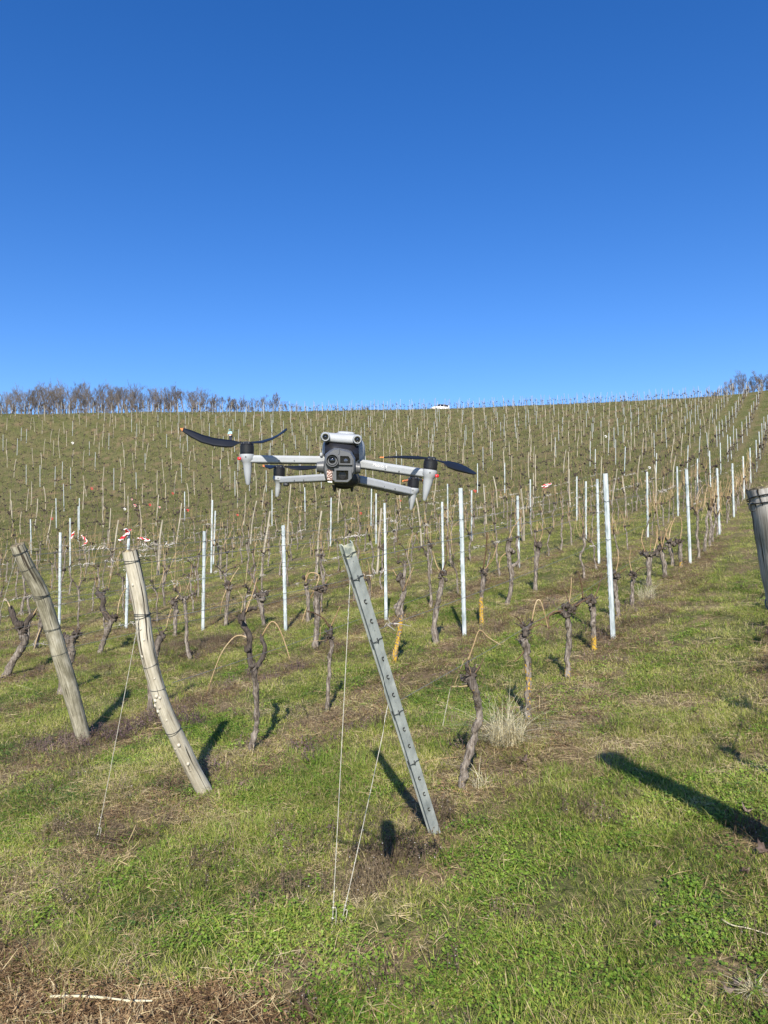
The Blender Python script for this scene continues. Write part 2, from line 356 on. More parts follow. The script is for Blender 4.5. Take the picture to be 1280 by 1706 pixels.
S_SOIL, S_MUL, S_CLO, S_MOS, S_LUS, S_NET, S_WEE = map(spots, (SOIL_SPOTS, MULCH_SPOTS, CLOVER_SPOTS, MOSS_SPOTS, LUSH_SPOTS, NETTLE_SPOTS, WEED_SPOTS))
def spotf(x, y, sp, rag=0.6):
    o = np.zeros_like(np.asarray(x, float)); nz = fbm(x, y, .22, 31)
    for a, b, r, s in sp:
        d = np.hypot(x-a, y-b)/r
        o = np.maximum(o, s*np.clip(1.5-d + (nz-.5)*rag*2, 0, 1))
    return o
VR = np.array(VROW)
def fields(x, y):
    x = np.asarray(x, float); y = np.asarray(y, float)
    r = np.hypot(x, y); u, v = uv(x, y)
    vw = v + (fbm(x, y, 1.6, 40)-.5)*.35
    dist = np.abs(vw) * 0 + 9.0
    idx = np.searchsorted(-VR, -v); idx = np.clip(idx, 1, len(VR)-1)
    dist = np.minimum(np.abs(vw-VR[idx]), np.abs(vw-VR[idx-1]))
    started = np.clip((y - (3.55 - 0.78*np.maximum(-(v+1.76), -2)))/.6, 0, 1)     # rows begin at their end posts
    n1 = fbm(x, y, 1.4, 50); n2 = fbm(x, y, .35, 60)
    strip = np.clip((.52 - dist)/.25, 0, 1)*np.clip((n1-.16)*3.4, 0, 1)*started*np.clip(1.25-r/38, .30, 1)
    strip = np.maximum(strip, np.clip((.44-np.minimum(np.abs(v+1.70), np.abs(v+3.56)))/.22, 0, 1)*np.clip((n2-.16)*3, 0, 1)*started*np.clip(1.2-r/60, .5, 1)*.95)
    lane = np.clip((.34-np.abs(vw+.95+.22*np.sin(u*.7)))/.25, 0, 1)*np.clip((n2-.36)*4.5, 0, 1)*np.clip((y-3.6)/2, 0, 1)*.72
    rnd = np.clip((fbm(x, y, .8, 70)-.60)*5, 0, 1)*.8
    soil = np.maximum.reduce([strip*(.45+.55*n2)*1.1, lane, rnd, spotf(x, y, S_SOIL)])
    mulch = spotf(x, y, S_MUL)
    dry = np.clip((fbm(x, y, 1.1, 80)-.40)*3, 0, 1)
    return np.clip(soil, 0, 1), np.clip(mulch, 0, 1), dry, strip
rad = np.concatenate(([0.0], np.geomspace(0.35, 1.8, 12), np.geomspace(1.83, 12, 330), np.geomspace(12.15, 180, 150), np.geomspace(190, 680, 20), [900, 1400, 2200]))
ang = np.concatenate((np.arange(-180, -40, 5.0), np.arange(-40, 40, 0.22), np.arange(40, 180, 5.0)))
na, nr = len(ang), len(rad)
AA, RR = np.meshgrid(np.radians(ang), rad)
GX = RR*np.sin(AA); GY = RR*np.cos(AA); GZ = H(GX, GY)
so, mu_, dr, st = fields(GX, GY)
near = np.clip(1.3-RR/9, 0, 1)
GZ = GZ + near*((vn(GX, GY, .12, 90)-.5)*.022 + (vn(GX, GY, .05, 91)-.5)*.012) + mu_*.012*near
vs = np.stack([GX.ravel(), GY.ravel(), GZ.ravel()], 1)
ii, jj = np.meshgrid(np.arange(nr-1), np.arange(na), indexing='ij')
a_ = (ii*na+jj).ravel(); b_ = (ii*na+(jj+1) % na).ravel()
fc = np.stack([a_, b_, b_+na, a_+na], 1)
me = bpy.data.meshes.new('ground'); me.from_pydata(vs.tolist(), [], fc.tolist())
for nm, arr in (('soil', so), ('mulch', mu_), ('dry', dr)):
    at_ = me.attributes.new(nm, 'FLOAT', 'POINT'); at_.data.foreach_set('value', arr.ravel().astype(np.float32))
me.polygons.foreach_set('use_smooth', [True]*len(me.polygons)); me.update()
def ground_mat():
    m, n, l, b = newmat('vineyard_ground')
    g = n.new('ShaderNodeNewGeometry')
    def nz(sc, det=4, ro=.6):
        t = n.new('ShaderNodeTexNoise'); t.inputs['Scale'].default_value = sc; t.inputs['Detail'].default_value = det; t.inputs['Roughness'].default_value = ro
        l.new(g.outputs['Position'], t.inputs['Vector']); return t.outputs['Fac']
    def mix(f, a, c):
        x = n.new('ShaderNodeMix'); x.data_type = 'RGBA'
        if hasattr(f, 'is_linked'): l.new(f, x.inputs[0])
        else: x.inputs[0].default_value = f
        for q, i in ((a, 6), (c, 7)):
            if hasattr(q, 'is_linked'): l.new(q, x.inputs[i])
            else: x.inputs[i].default_value = (*q, 1)
        return x.outputs[2]
    def ramp(f, st): r = rampn(n, st); l.new(f, r.inputs[0]); return r.outputs[0]
    def attr(nm): a = n.new('ShaderNodeAttribute'); a.attribute_name = nm; return a.outputs['Fac']
    fine = nz(22, 6, .75); mid = nz(2.6, 6, .75); big = nz(.35, 3)
    green = ramp(fine, [(0.32, (.024, .030, .010)), (0.46, (.070, .080, .024)), (0.58, (.125, .125, .045)), (0.72, (.24, .20, .10))])
    brown = ramp(fine, [(0.32, (.050, .035, .022)), (0.46, (.165, .112, .066)), (0.60, (.30, .205, .122)), (0.76, (.47, .36, .23))])
    grn2 = ramp(fine, [(0.32, (.036, .038, .014)), (0.48, (.110, .113, .040)), (0.66, (.22, .20, .085))])
    dryf = n.new('ShaderNodeMath'); dryf.operation = 'MULTIPLY'; l.new(attr('dry'), dryf.inputs[0]); dryf.inputs[1].default_value = .75
    c = mix(dryf.outputs[0], green, grn2)
    mr = n.new('ShaderNodeMapRange'); mr.inputs[1].default_value = .46; mr.inputs[2].default_value = .62; l.new(mid, mr.inputs[0])
    m2 = n.new('ShaderNodeMath'); m2.operation = 'MULTIPLY'; m2.inputs[1].default_value = .75; l.new(mr.outputs[0], m2.inputs[0])
    c = mix(m2.outputs[0], c, grn2)
    c = mix(attr('soil'), c, brown)
    mul = ramp(nz(60, 4, .7), [(0.34, (.035, .020, .012)), (0.5, (.17, .10, .055)), (0.66, (.38, .25, .14))])
    c = mix(attr('mulch'), c, mul)
    l.new(c, b.inputs['Base Color']); b.inputs['Roughness'].default_value = .95; b.inputs['Specular IOR Level'].default_value = .1
    bu = n.new('ShaderNodeBump'); bu.inputs['Strength'].default_value = .8; bu.inputs['Distance'].default_value = .03
    l.new(nz(35, 5, .7), bu.inputs['Height']); l.new(bu.outputs[0], b.inputs['Normal'])
    return m
me.materials.append(ground_mat())
go = bpy.data.objects.new('ground', me); COL.objects.link(go); kind(go, 'structure')

# ---------------------------------------------------------------- ground cover (uncountable)
def scatter(name, protos, pts, rots, scls, idx):
    src = bpy.data.collections.new(name + ' sources')
    for i, p in enumerate(protos):
        o = bpy.data.objects.new('%s source %02d' % (name, i), p); src.objects.link(o)
    me = bpy.data.meshes.new(name); me.from_pydata([tuple(p) for p in pts], [], [])
    n = len(pts)
    a = me.attributes.new('rot', 'FLOAT_VECTOR', 'POINT'); a.data.foreach_set('vector', np.asarray(rots, np.float32).ravel())
    a = me.attributes.new('scl', 'FLOAT', 'POINT'); a.data.foreach_set('value', np.asarray(scls, np.float32).ravel())
    a = me.attributes.new('idx', 'INT', 'POINT'); a.data.foreach_set('value', np.asarray(idx, np.int32).ravel())
    ob = bpy.data.objects.new(name, me); COL.objects.link(ob); kind(ob, 'stuff')
    ng = bpy.data.node_groups.new(name + ' scatter', 'GeometryNodeTree')
    ng.interface.new_socket('Geometry', in_out='INPUT', socket_type='NodeSocketGeometry')
    ng.interface.new_socket('Geometry', in_out='OUTPUT', socket_type='NodeSocketGeometry')
    N, L = ng.nodes, ng.links
    gi = N.new('NodeGroupInput'); gout = N.new('NodeGroupOutput')
    mp = N.new('GeometryNodeMeshToPoints'); ip = N.new('GeometryNodeInstanceOnPoints'); ci = N.new('GeometryNodeCollectionInfo')
    ci.inputs['Collection'].default_value = src; ci.inputs['Separate Children'].default_value = True; ci.inputs['Reset Children'].default_value = True
    def na_(nm, t):
        q = N.new('GeometryNodeInputNamedAttribute'); q.data_type = t; q.inputs['Name'].default_value = nm; return q.outputs[0]
    er = N.new('FunctionNodeEulerToRotation')
    L.new(gi.outputs[0], mp.inputs[0]); L.new(mp.outputs[0], ip.inputs['Points']); L.new(ci.outputs[0], ip.inputs['Instance'])
    ip.inputs['Pick Instance'].default_value = True
    L.new(na_('idx', 'INT'), ip.inputs['Instance Index']); L.new(na_('rot', 'FLOAT_VECTOR'), er.inputs[0]); L.new(er.outputs[0], ip.inputs['Rotation'])
    L.new(na_('scl', 'FLOAT'), ip.inputs['Scale']); L.new(ip.outputs[0], gout.inputs[0])
    md = ob.modifiers.new('scatter', 'NODES'); md.node_group = ng
    return ob
def blade(mb, x, y, h, lean, az, wd, curl=1.0, seg=3, z0=0.0, mi=0):
    ca, sa = math.cos(az), math.sin(az); px, py = -sa, ca
    tw = random.uniform(-.9, .9); px, py = math.cos(tw)*px + math.sin(tw)*ca, math.cos(tw)*py + math.sin(tw)*sa
    L = []; 
    for i in range(seg+1):
        t = i/seg; d = lean*h*(t**(1+curl)); z = z0 + h*t*(1-.45*min(lean, 1.6)*t*.6)
        wv = wd*(1-t*.9)*.5
        L.append(((x+ca*d-px*wv, y+sa*d-py*wv, z), (x+ca*d+px*wv, y+sa*d+py*wv, z)))
    vs = [p for q in L for p in q]
    mb.add(vs, [(2*i, 2*i+1, 2*i+3, 2*i+2) for i in range(seg)], mi)
def tuft(mat, n, rad, h0, h1, lean0, lean1, w0, w1, extra=None, seg=3):
    mb = MB()
    for i in range(n):
        r = rad*math.sqrt(random.random()); a = random.uniform(0, 6.283)
        mi = 1 if extra and random.random() < extra[1] else 0
        blade(mb, r*math.cos(a), r*math.sin(a), random.uniform(h0, h1)*(1.0 if not mi else .9), random.uniform(lean0, lean1), a+random.uniform(-1.2, 1.2) if r > rad*.3 else random.uniform(0, 6.283), random.uniform(w0, w1), seg=seg, mi=mi)
    return mb.mesh('tuft', [M[mat]] + ([M[extra[0]]] if extra else []))
def leafpatch(mat, n, rad, zmax, r0, r1, extra=None):
    mb = MB()
    for i in range(n):
        r = rad*math.sqrt(random.random()); a = random.uniform(0, 6.283); c = Vector((r*math.cos(a), r*math.sin(a), random.uniform(.004, zmax)*(1-.5*r/rad)))
        nx = Vector((random.gauss(0, .42), random.gauss(0, .42), 1)).normalized(); t = nx.orthogonal().normalized(); s = nx.cross(t)
        q = random.uniform(r0, r1); mi = 1 if extra and random.random() < extra[1] else 0
        if mi: q *= .45; c.z += .012
        vs = [c + t*math.cos(k*1.0472+.3)*q*(1 if k else .5) + s*math.sin(k*1.0472+.3)*q*.9 - nx*(.18*q if k % 2 else 0) for k in range(6)]
        mb.add(vs, [(0, 1, 2, 3), (0, 3, 4, 5)], mi)
    return mb.mesh('leaves', [M[mat]] + ([M[extra[0]]] if extra else []))
def flats(mat, n, rad, l0, l1, w0, w1, tilt=.25, curve=True, zmax=.02):
    mb = MB()
    for i in range(n):
        r = rad*math.sqrt(random.random()); a = random.uniform(0, 6.283); c = Vector((r*math.cos(a), r*math.sin(a), random.uniform(.002, zmax)))
        d = Vector((random.gauss(0, 1), random.gauss(0, 1), random.gauss(0, tilt))).normalized(); s = d.cross(Vector((random.gauss(0, .4), random.gauss(0, .4), 1))).normalized()
        L = random.uniform(l0, l1)*.5; W = random.uniform(w0, w1)*.5; b = Vector((random.gauss(0, .12), random.gauss(0, .12), random.gauss(.0, .1)))*L if curve else Vector()
        up = d.cross(s)*W*.5
        vs = [c-d*L-s*W*.6, c-d*L+s*W*.6, c+b-s*W, c+b+s*W, c+d*L-s*W*.4, c+d*L+s*W*.4, c+b+up]
        mb.add(vs, [(0, 1, 3, 6), (0, 6, 2), (2, 6, 4), (6, 3, 5, 4)])
    return mb.mesh('flats', M[mat])
def stalks(mat, n, rad, h0, h1, extra, branch=3):
    mb = MB()
    for i in range(n):
        r = rad*math.sqrt(random.random()); a = random.uniform(0, 6.283); x, y = r*math.cos(a), r*math.sin(a); h = random.uniform(h0, h1)
        tx, ty = x+random.gauss(0, .2)*h, y+random.gauss(0, .2)*h
        mb.tube([(x, y, 0), ((x+tx)/2, (y+ty)/2, h*.5), (tx, ty, h)], [.0012, .001, .0007], 3, caps=False)
        for k in range(branch):
            t = random.uniform(.3, 1); c = Vector((x+(tx-x)*t, y+(ty-y)*t, h*t)); q = random.uniform(.003, .007)
            d = Vector((random.gauss(0, 1), random.gauss(0, 1), .5)).normalized(); s = d.orthogonal().normalized(); mi = 1 if random.random() < extra[1] else 0
            if mi: q *= .45
            mb.add([c, c+d*q+s*q*.6, c+d*q*2, c+d*q-s*q*.6], [(0, 1, 2, 3)], mi)
    return mb.mesh('stalks', [M[mat], M[extra[0]]])
PG = [tuft('grass', 18, .055, .025, .065, .6, 1.5, .0020, .0038, ('straw', .20)) for _ in range(4)]
PG2 = [tuft('grass', 22, .06, .018, .05, .6, 1.7, .0022, .0042, ('straw', .24)) for _ in range(3)]
PL = [tuft('lush', 20, .055, .05, .125, .45, 1.2, .0026, .0046, ('straw', .10)) for _ in range(3)]
PS = [tuft('straw', 13, .06, .02, .06, 1.2, 2.6, .002, .0036) for _ in range(3)]
PGF = [tuft('hill_grass', 12, .12, .05, .11, .5, 1.3, .008, .014, ('straw', .10), seg=2) for _ in range(5)] + [tuft('weed', 10, .12, .03, .08, .8, 1.8, .007, .012, seg=2)]
PC = [leafpatch('clover', 56, .075, .04, .0038, .0076) for _ in range(3)]
PC.append(leafpatch('clover', 56, .075, .04, .0038, .0076, ('flower', .02)))
PM = [leafpatch('moss', 60, .08, .05, .003, .007) for _ in range(3)]
PF = [flats('straw', 14, .10, .03, .11, .0016, .0034) for _ in range(4)]
PCH = [flats('chip', 60, .08, .006, .034, .0014, .0046, .28, zmax=.022) for _ in range(3)] + [flats('straw', 10, .10, .03, .08, .0018, .004, .4, zmax=.03)]
PW = [stalks('weed', 22, .07, .03, .11, ('flower', .10)) for _ in range(3)]
PN = [stalks('nettle', 14, .07, .03, .09, ('moss', .35), 9) for _ in range(3)]
PTW = [flats('weed', 20, .12, .03, .12, .0018, .0036, .35, zmax=.03) for _ in range(3)]
PLL = [flats('leaf_litter', 4, .10, .02, .045, .010, .022, .5, zmax=.015) for _ in range(3)]
def cand(n, r0, r1, half):
    rr = np.sqrt(NR.uniform(r0*r0, r1*r1, n)); aa = np.radians(NR.uniform(-half, half, n))
    return rr*np.sin(aa), rr*np.cos(aa)
def place(x, y, np_, s0, s1, tilt=.15, zoff=-.004):
    n = len(x); z = H(x, y) + zoff
    rots = np.stack([NR.normal(0, tilt, n), NR.normal(0, tilt, n), NR.uniform(0, 6.283, n)], 1)
    return np.stack([x, y, z], 1), rots, NR.uniform(s0, s1, n), NR.randint(0, np_, n)
def pick(x, y, p): k = NR.uniform(0, 1, len(x)) < p; return x[k], y[k]
HALF = 38
def join(parts): return [np.concatenate(q) for q in zip(*parts)]
def build_cover():
    # short lawn grass, near to middle distance
    parts = []
    for n, r0, r1, s0, s1 in ((26000, 1.9, 6, .75, 1.35), (42000, 6, 14, .9, 1.6), (36000, 14, 30, 1.3, 2.2)):
        x, y = cand(n, r0, r1, HALF); so, mu, dr, stp = fields(x, y); clo = spotf(x, y, S_CLO); mo = spotf(x, y, S_MOS); wee = spotf(x, y, S_WEE)
        d = np.clip(fbm(x, y, .5, 100)*1.7-.15, .12, 1)
        p = (1-.88*so)*(1-mu*.97)*(1-.6*clo)*(1-.7*mo)*(1-.7*wee)*d
        parts.append(place(*pick(x, y, p), len(PG)+len(PG2), s0, s1))
    scatter('grass', PG+PG2, *join(parts))
    parts = []
    for n, r0, r1, s0, s1 in ((26000, 30, 60, 1.2, 2.1), (30000, 60, 125, 1.7, 2.8)):
        x, y = cand(n, r0, r1, HALF); so, mu, dr, stp = fields(x, y)
        p = (1-.8*so)*np.clip(fbm(x, y, 2.2, 101)*1.8-.3, .1, 1)
        parts.append(place(*pick(x, y, p), len(PGF), s0, s1))
    scatter('hillside_grass', PGF, *join(parts))
    parts = []
    for n, r0, r1 in ((9000, 2, 7), (12000, 7, 16)):
        x, y = cand(n, r0, r1, HALF); so, mu, dr, stp = fields(x, y); lu = spotf(x, y, S_LUS)
        p = np.clip(lu*.5 + np.clip((fbm(x, y, .9, 102)-.58)*3, 0, 1)*.22, 0, 1)*(1-.9*so)*(1-mu)
        parts.append(place(*pick(x, y, p), len(PL), .6, 1.15))
    scatter('lush_grass', PL, *join(parts))
    parts = []
    for n, r0, r1, s in ((12000, 1.9, 7, 1.), (9000, 7, 14, 1.3)):
        x, y = cand(n, r0, r1, HALF); so, mu, dr, stp = fields(x, y); clo = spotf(x, y, S_CLO)
        p = np.clip(clo*.95 + np.clip((fbm(x, y, .6, 103)-.46)*3.2, 0, 1)*.75, 0, 1)*(1-.85*so)*(1-mu)
        parts.append(place(*pick(x, y, p), len(PC), .7*s, 1.25*s, .1))
    scatter('clover', PC, *join(parts))
    parts = []
    x, y = cand(14000, 1.9, 12, HALF); so, mu, dr, stp = fields(x, y)
    p = np.clip(spotf(x, y, S_MOS)*.9 + np.clip((fbm(x, y, .7, 107)-.60)*4, 0, 1)*.4, 0, 1)*(1-.6*so)*(1-mu)
    parts.append(place(*pick(x, y, p), len(PM), .7, 1.3, .1))
    scatter('low_leaves', PM, *join(parts))
    parts = []
    for n, r0, r1, s in ((15000, 1.9, 7, 1.), (15000, 7, 18, 1.5)):
        x, y = cand(n, r0, r1, HALF); so, mu, dr, stp = fields(x, y)
        p = np.clip(.10 + .14*stp + np.clip((fbm(x, y, .55, 104)-.47)*3, 0, 1)*.7, 0, 1)*(1-mu*.6)
        q = place(*pick(x, y, p), len(PS)+len(PF), .7*s, 1.3*s, .12); parts.append(q)
    scatter('dry_straw', PS+PF, *join(parts))
    x, y = cand(14000, 1.9, 4.2, HALF); so, mu, dr, stp = fields(x, y)
    a = place(*pick(x, y, mu), len(PCH), .7, 1.35, .2, .002)
    x, y = cand(30000, 4.2, 20, HALF); so, mu, dr, stp = fields(x, y)
    b = place(*pick(x, y, stp*.35), len(PCH), .8, 1.6, .2, .0)
    scatter('wood_chip_mulch', PCH, *join([a, b]))
    x, y = cand(30000, 3.4, 18, HALF); so, mu, dr, stp = fields(x, y)
    scatter('twig_litter', PTW, *place(*pick(x, y, stp*.42), len(PTW), .7, 1.4, .2, .002))
    x, y = cand(26000, 1.9, 12, HALF); we = spotf(x, y, S_WEE)
    p = np.clip(we*.75 + np.clip((fbm(x, y, 1.0, 105)-.62)*4, 0, 1)*.14, 0, 1)*(1-spotf(x, y, S_MUL))
    scatter('brown_weeds', PW, *place(*pick(x, y, p), len(PW), .7, 1.3))
    x, y = cand(30000, 4, 12, HALF); nt = spotf(x, y, S_NET); so, mu, dr, stp = fields(x, y)
    p = np.clip(nt*.30 + stp*np.clip((fbm(x, y, 1.1, 106)-.58)*4, 0, 1)*.12, 0, 1)
    scatter('dead_nettle_ground_cover', PN, *place(*pick(x, y, p), len(PN), .8, 1.5))
    x, y = cand(1600, 2.1, 14, HALF); so, mu, dr, stp = fields(x, y); r_l = np.hypot(x, y)
    p = np.clip(.03 + .35*so, 0, 1)*np.clip((r_l-3.2)/3, .1, 1)
    scatter('leaf_litter', PLL, *place(*pick(x, y, p), len(PLL), .6, 1.2, .2, .004))
build_cover()
POSTS_PX = '''m 50 865 51.5 923;m 99.6 887 98 1041;m 116 863 116 958;m 129.6 843.5 129.6 902;m 131.5 830 131.5 883;m 213.7 886 209.3 1047;w 186.3 866 182.3 959.5;w 182 846.5 180 908;w 172 827 172 879;w 269.5 866 264.4 957;w 235 842 233 908;w 212 826 211.5 876;w 259 824 259 877;w 297.5 838 293.7 904;m 92.5 830 93.2 880;w 78 849 75.5 910;w 60.7 831 56.7 884;w 33.3 852.5 34.3 891;w 44.5 814 43.5 852;w 75.7 810 75.7 850;m 105 806 106 852;w 137 807 137 849;w 143.3 792 143.7 827;w 173.5 809 173 850;w 207 804 206 850;m 226 787 226.7 824;w 236.7 806 237.5 841;w 263 784 261.5 824;w 272.5 765 273 805;w 274 805 277 851;w 291 785 290 822;m 307 819 307 867;w 314 805 314 845;m 301 771 302 805;w 15.5 815 16 852;w 20.7 834 21.5 878;w 50.7 802 50.7 842;m 91.5 777 90.7 811;m 66 775 66 811;m 43 774 43 807;m 117 779 117 815;w 169.5 777 169.5 816;m 189 780 189 817;w 199 787 199 819;m 339.5 885 337 1050;w 351.5 805 351 880;m 353 833 351 955;m 358 851 354.5 940;w 420 834 417 906;w 439.5 800 436 850;w 437 851 434 960;m 452.5 816 452.5 876;m 471 875 475 1052;w 479 807 480 907;m 507 812 508 876;w 524 804 525.5 849;w 529.5 851 527.5 959;m 551 829 550 910;w 561 814 562 872;w 569 817 570 849;w 500.5 785 500.5 824;w 407 820 405 875;w 427 782 426 825;w 393 800 394 847;m 390.5 785 391 826;w 323 785 324 825;m 618.5 800 617.5 876;m 626 822 626 907;w 635.5 847 627 957;m 640.5 838 644 1033;m 737.5 836 739.5 954;m 746.6 806 747 875;m 768 813 774.5 1059;m 786.6 817 786.6 901;w 811.6 806 812 873.5;w 827 793 830 845.6;m 842 771 842 821;m 863 826 865.4 945.7;w 877 815 874.6 901;m 884.4 798.7 884.8 873.5;w 890 788 889 842;w 946 753 946.8 818;w 953 781.6 952 842;m 962 794 962 867;m 977 802 977 900;m 996 798 999 939;m 1009 789 1022 1064;w 1020.6 781 1019.6 840.7;w 1045 792 1043.5 859;w 702.5 829 703.3 909.6;w 669 790 669 847;w 722 795 722 842;m 796.5 772 796.8 821;w 852 759 852.5 799;w 896 757 894.5 817.5;m 985 735 984 777;m 993 748 992.5 792;w 1004 761 1001 812;m 1015.5 721 1014.5 759;m 1026.7 732 1026.7 775;m 1043 744 1041 792;w 1053 721 1053 750;w 1063 759 1064 814;w 1071 732 1071 774;m 1079 786 1080.5 895;m 1095 755 1094 793;w 1091 774 1092 840;w 1118 731 1117.5 771;w 1122.5 759 1122.5 812.5;m 1129 777 1130.5 860;m 1144.5 782 1151 939;m 1147.5 742 1146 783;m 1163 764 1163 832;m 1167 727 1165.5 770;m 1183 751 1185 811;m 1201 737.5 1202 790;m 1195.5 780 1200 891;m 1213 724 1214 769;m 1221 772 1224 862.5;m 1223 709 1223 750;m 1239 760 1241 832;m 1250.5 746 1252 805;m 1260.5 733 1262 786;m 1265.5 719 1267.5 765;m 1270 705 1271 746;m 1273.5 694 1274 725;w 1181 715 1181 749;w 1193 697.5 1192.5 732'''
# ---------------------------------------------------------------- words for labels
ONES = 'zeroth first second third fourth fifth sixth seventh eighth ninth tenth eleventh twelfth thirteenth fourteenth fifteenth sixteenth seventeenth eighteenth nineteenth'.split()
TENS = {2: 'twent', 3: 'thirt', 4: 'fort', 5: 'fift', 6: 'sixt', 7: 'sevent'}
def nth(i):
    if i < 20: return ONES[i]
    t, o = divmod(i, 10)
    return TENS[t]+'ieth' if o == 0 else TENS[t]+'y-'+ONES[o]
def rowname(k):
    return {0: 'the row of the thick grey post', 1: 'the row behind the leaning steel post', 2: 'the row behind the knobbly leaning post',
            3: 'the row behind the mossy leaning post'}.get(k, 'the %s row from the grass lane' % nth(k))

# ---------------------------------------------------------------- trellis posts
def metal_mesh(h, near):
    """C profile of rolled zinc steel with hook notches down one edge"""
    mb = MB(); W, D = .026, .017
    prof = [(-W, -D*.2), (-W*.55, -D), (W*.55, -D), (W, -D*.2), (W, D), (W*.72, D), (W*.6, -D*.25), (-W*.6, -D*.25), (-W*.72, D), (-W, D)]
    mb.rings([[(x, y, z) for x, y in prof] for z in (-.25, h*.5, h)])
    if near:
        z = .25
        while z < h-.04:
            for s in (-1, 1):
                mb.add([(s*W, -.006, z), (s*(W+.006), -.004, z+.012), (s*W, -.002, z+.034), (s*(W-.001), .006, z+.01)], [(0, 1, 2), (0, 3, 1), (1, 3, 2)])
            z += .095
    return mb
def stake_mesh(h, seed, r=.03):
    rs = random.Random(seed); mb = MB(); n = 7; pts = []; x = y = 0; dx, dy = rs.gauss(0, .012), rs.gauss(0, .012)
    for i in range(n):
        t = i/(n-1); pts.append((x, y, -.2+t*(h+.2))); dx += rs.gauss(0, .013); dy += rs.gauss(0, .013); x += dx; y += dy
    random.seed(seed)
    mb.tube(pts, [r*(1.12-.3*i/(n-1))*rs.uniform(.88, 1.12) for i in range(n)], 7, bump=.12)
    return mb
POSTS = []      # (kind, base, height, lean)
for s in POSTS_PX.split(';'):
    kd, *q = s.split(); xt, yt, xb, yb = map(float, q)
    g = ground(xb, yb); Z = g.dot(FWD); top = at(xt, yt, Z)
    POSTS.append([kd, g, (top-g), (xt, yt, xb, yb)])
listed = [(p[3][2], p[3][3]) for p in POSTS]
def listed_zone(px, py):
    """where every post has been read off the photograph"""
    lim = 800 if px < 330 else 822 if px < 640 else 800 if px < 960 else 770
    return py > lim
rs = random.Random(5)
for kx in range(0, 64):
    u_ = 8.6 - 6.55 - 0.62*kx + (kx*2.37 % 1)*2.2
    for j in range(0, 60):
        u_ += 6.55 if u_ < 62 or kx < 3 else 4.3
        u = u_ + rs.uniform(-.35, .35)
        if kx == 0: u = 6.5 + 6.5*j
        x, y = xy(u, VROW[kx] + rs.uniform(-.07, .07))
        if y < 5 or y > 165: continue
        z = hz(x, y); p = Vector((x, y, z)); q = project(p)
        az = math.degrees(math.atan2(x, y))
        if abs(az) > 34: continue
        yc = float(np.interp(az, AZ, YC_S))
        if y > yc + 9: continue
        if q and -10 < q[0] < 1300 and listed_zone(q[0], q[1]): continue
        if q and any(abs(q[0]-a) < 5 and abs(q[1]-b) < 9 for a, b in listed): continue
        if q and not (-60 < q[0] < 1345) : continue
        metal = rs.random() < (.8 if kx < 4 else .30)
        hgt = rs.uniform(1.65, 1.95)
        POSTS.append(['m' if metal else 'w', p, Vector((rs.gauss(0, .03), rs.gauss(0, .03), hgt)), None])
POSTS.sort(key=lambda p: p[1].dot(FWD))
FARM = [metal_mesh(1.8, False).mesh('galvanised_post', M['galv_far'])]; MIDM = metal_mesh(1.8, False).mesh('galvanised_post', M['galv'])
FARW = [stake_mesh(1.8, 100+i).mesh('wooden_stake', M['stake']) for i in range(7)]
byrow = {}
for p in POSTS:
    u, v = uv(p[1].x, p[1].y); p.append(row_of(v)); p.append(u); byrow.setdefault(p[4], []).append(p)
for k_, lst in byrow.items():
    lst.sort(key=lambda p: p[5])
    i = 0
    for p in lst:
        q = project(p[1] + p[2]*.5)
        if q and 0 < q[0] < 1280: i += 1
        p.append(i)
cnt = {'m': 0, 'w': 0}; REST = {'m': [], 'w': []}; WTIE_H = (.72, 1.12, 1.55)
def look(p, rs):
    h = p[2].z; d = p[1].dot(FWD); lean = math.degrees(math.atan2(p[2].dot(RGT), h))
    if p[0] == 'm': return 'bright galvanised post' if d < 20 else 'thin zinc post'
    return 'crooked pale wooden stake' if abs(lean) < 1.2 else 'tilted weathered wooden stake'
for p in POSTS:
    kd, base, vec, px, row, u, num = p; d = base.dot(FWD); q = project(base+vec*.5); inside = q and -4 < q[0] < 1284
    cap = 300
    if not inside or cnt[kd] >= cap:
        REST[kd].append(p) if inside or d < 60 else None
        continue
    cnt[kd] += 1; h = vec.length
    if kd == 'm':
        me_ = metal_mesh(h, True).mesh('galvanised_post', M['galv']) if d < 24 else MIDM if d < 50 else FARM[0]; nm = 'galvanised_post'; sc = 1 if d < 24 else h/1.8
    else:
        me_ = stake_mesh(h, 900+cnt[kd]).mesh('wooden_stake', M['stake']) if d < 30 else FARW[cnt[kd] % 7]; nm = 'wooden_stake'; sc = 1 if d < 30 else h/1.8
    o = bpy.data.objects.new(nm, me_); COL.objects.link(o); o.location = base
    qr = Vector((0, 0, 1)).rotation_difference(vec.normalized())
    o.rotation_mode = 'QUATERNION'
    o.rotation_quaternion = qr @ Matrix.Rotation((-RA + random.gauss(0, .2)) if kd == 'm' else random.uniform(0, 6.28), 3, 'Z').to_quaternion()
    o.scale = (1, 1, sc)
    cat = 'post' if kd == 'm' else 'stake'
    tag(o, '%s, %s post up %s' % (look(p, random), nth(p[6]), rowname(row)), cat, 'galvanised trellis posts on the hillside' if kd == 'm' else 'wooden trellis stakes on the hillside')
    if d < 17:
        o.rotation_mode = 'QUATERNION'
        for zt in WTIE_H[1:]:
            mb = MB(); n = 10; ring = [(.031*math.cos(6.2832*i/n), .023*math.sin(6.2832*i/n), zt+.006*math.sin(i*2.1)) for i in range(n+1)]
            mb.tube(ring, .0022, 4); mb.obj('wire_tie', M['wire'], o)
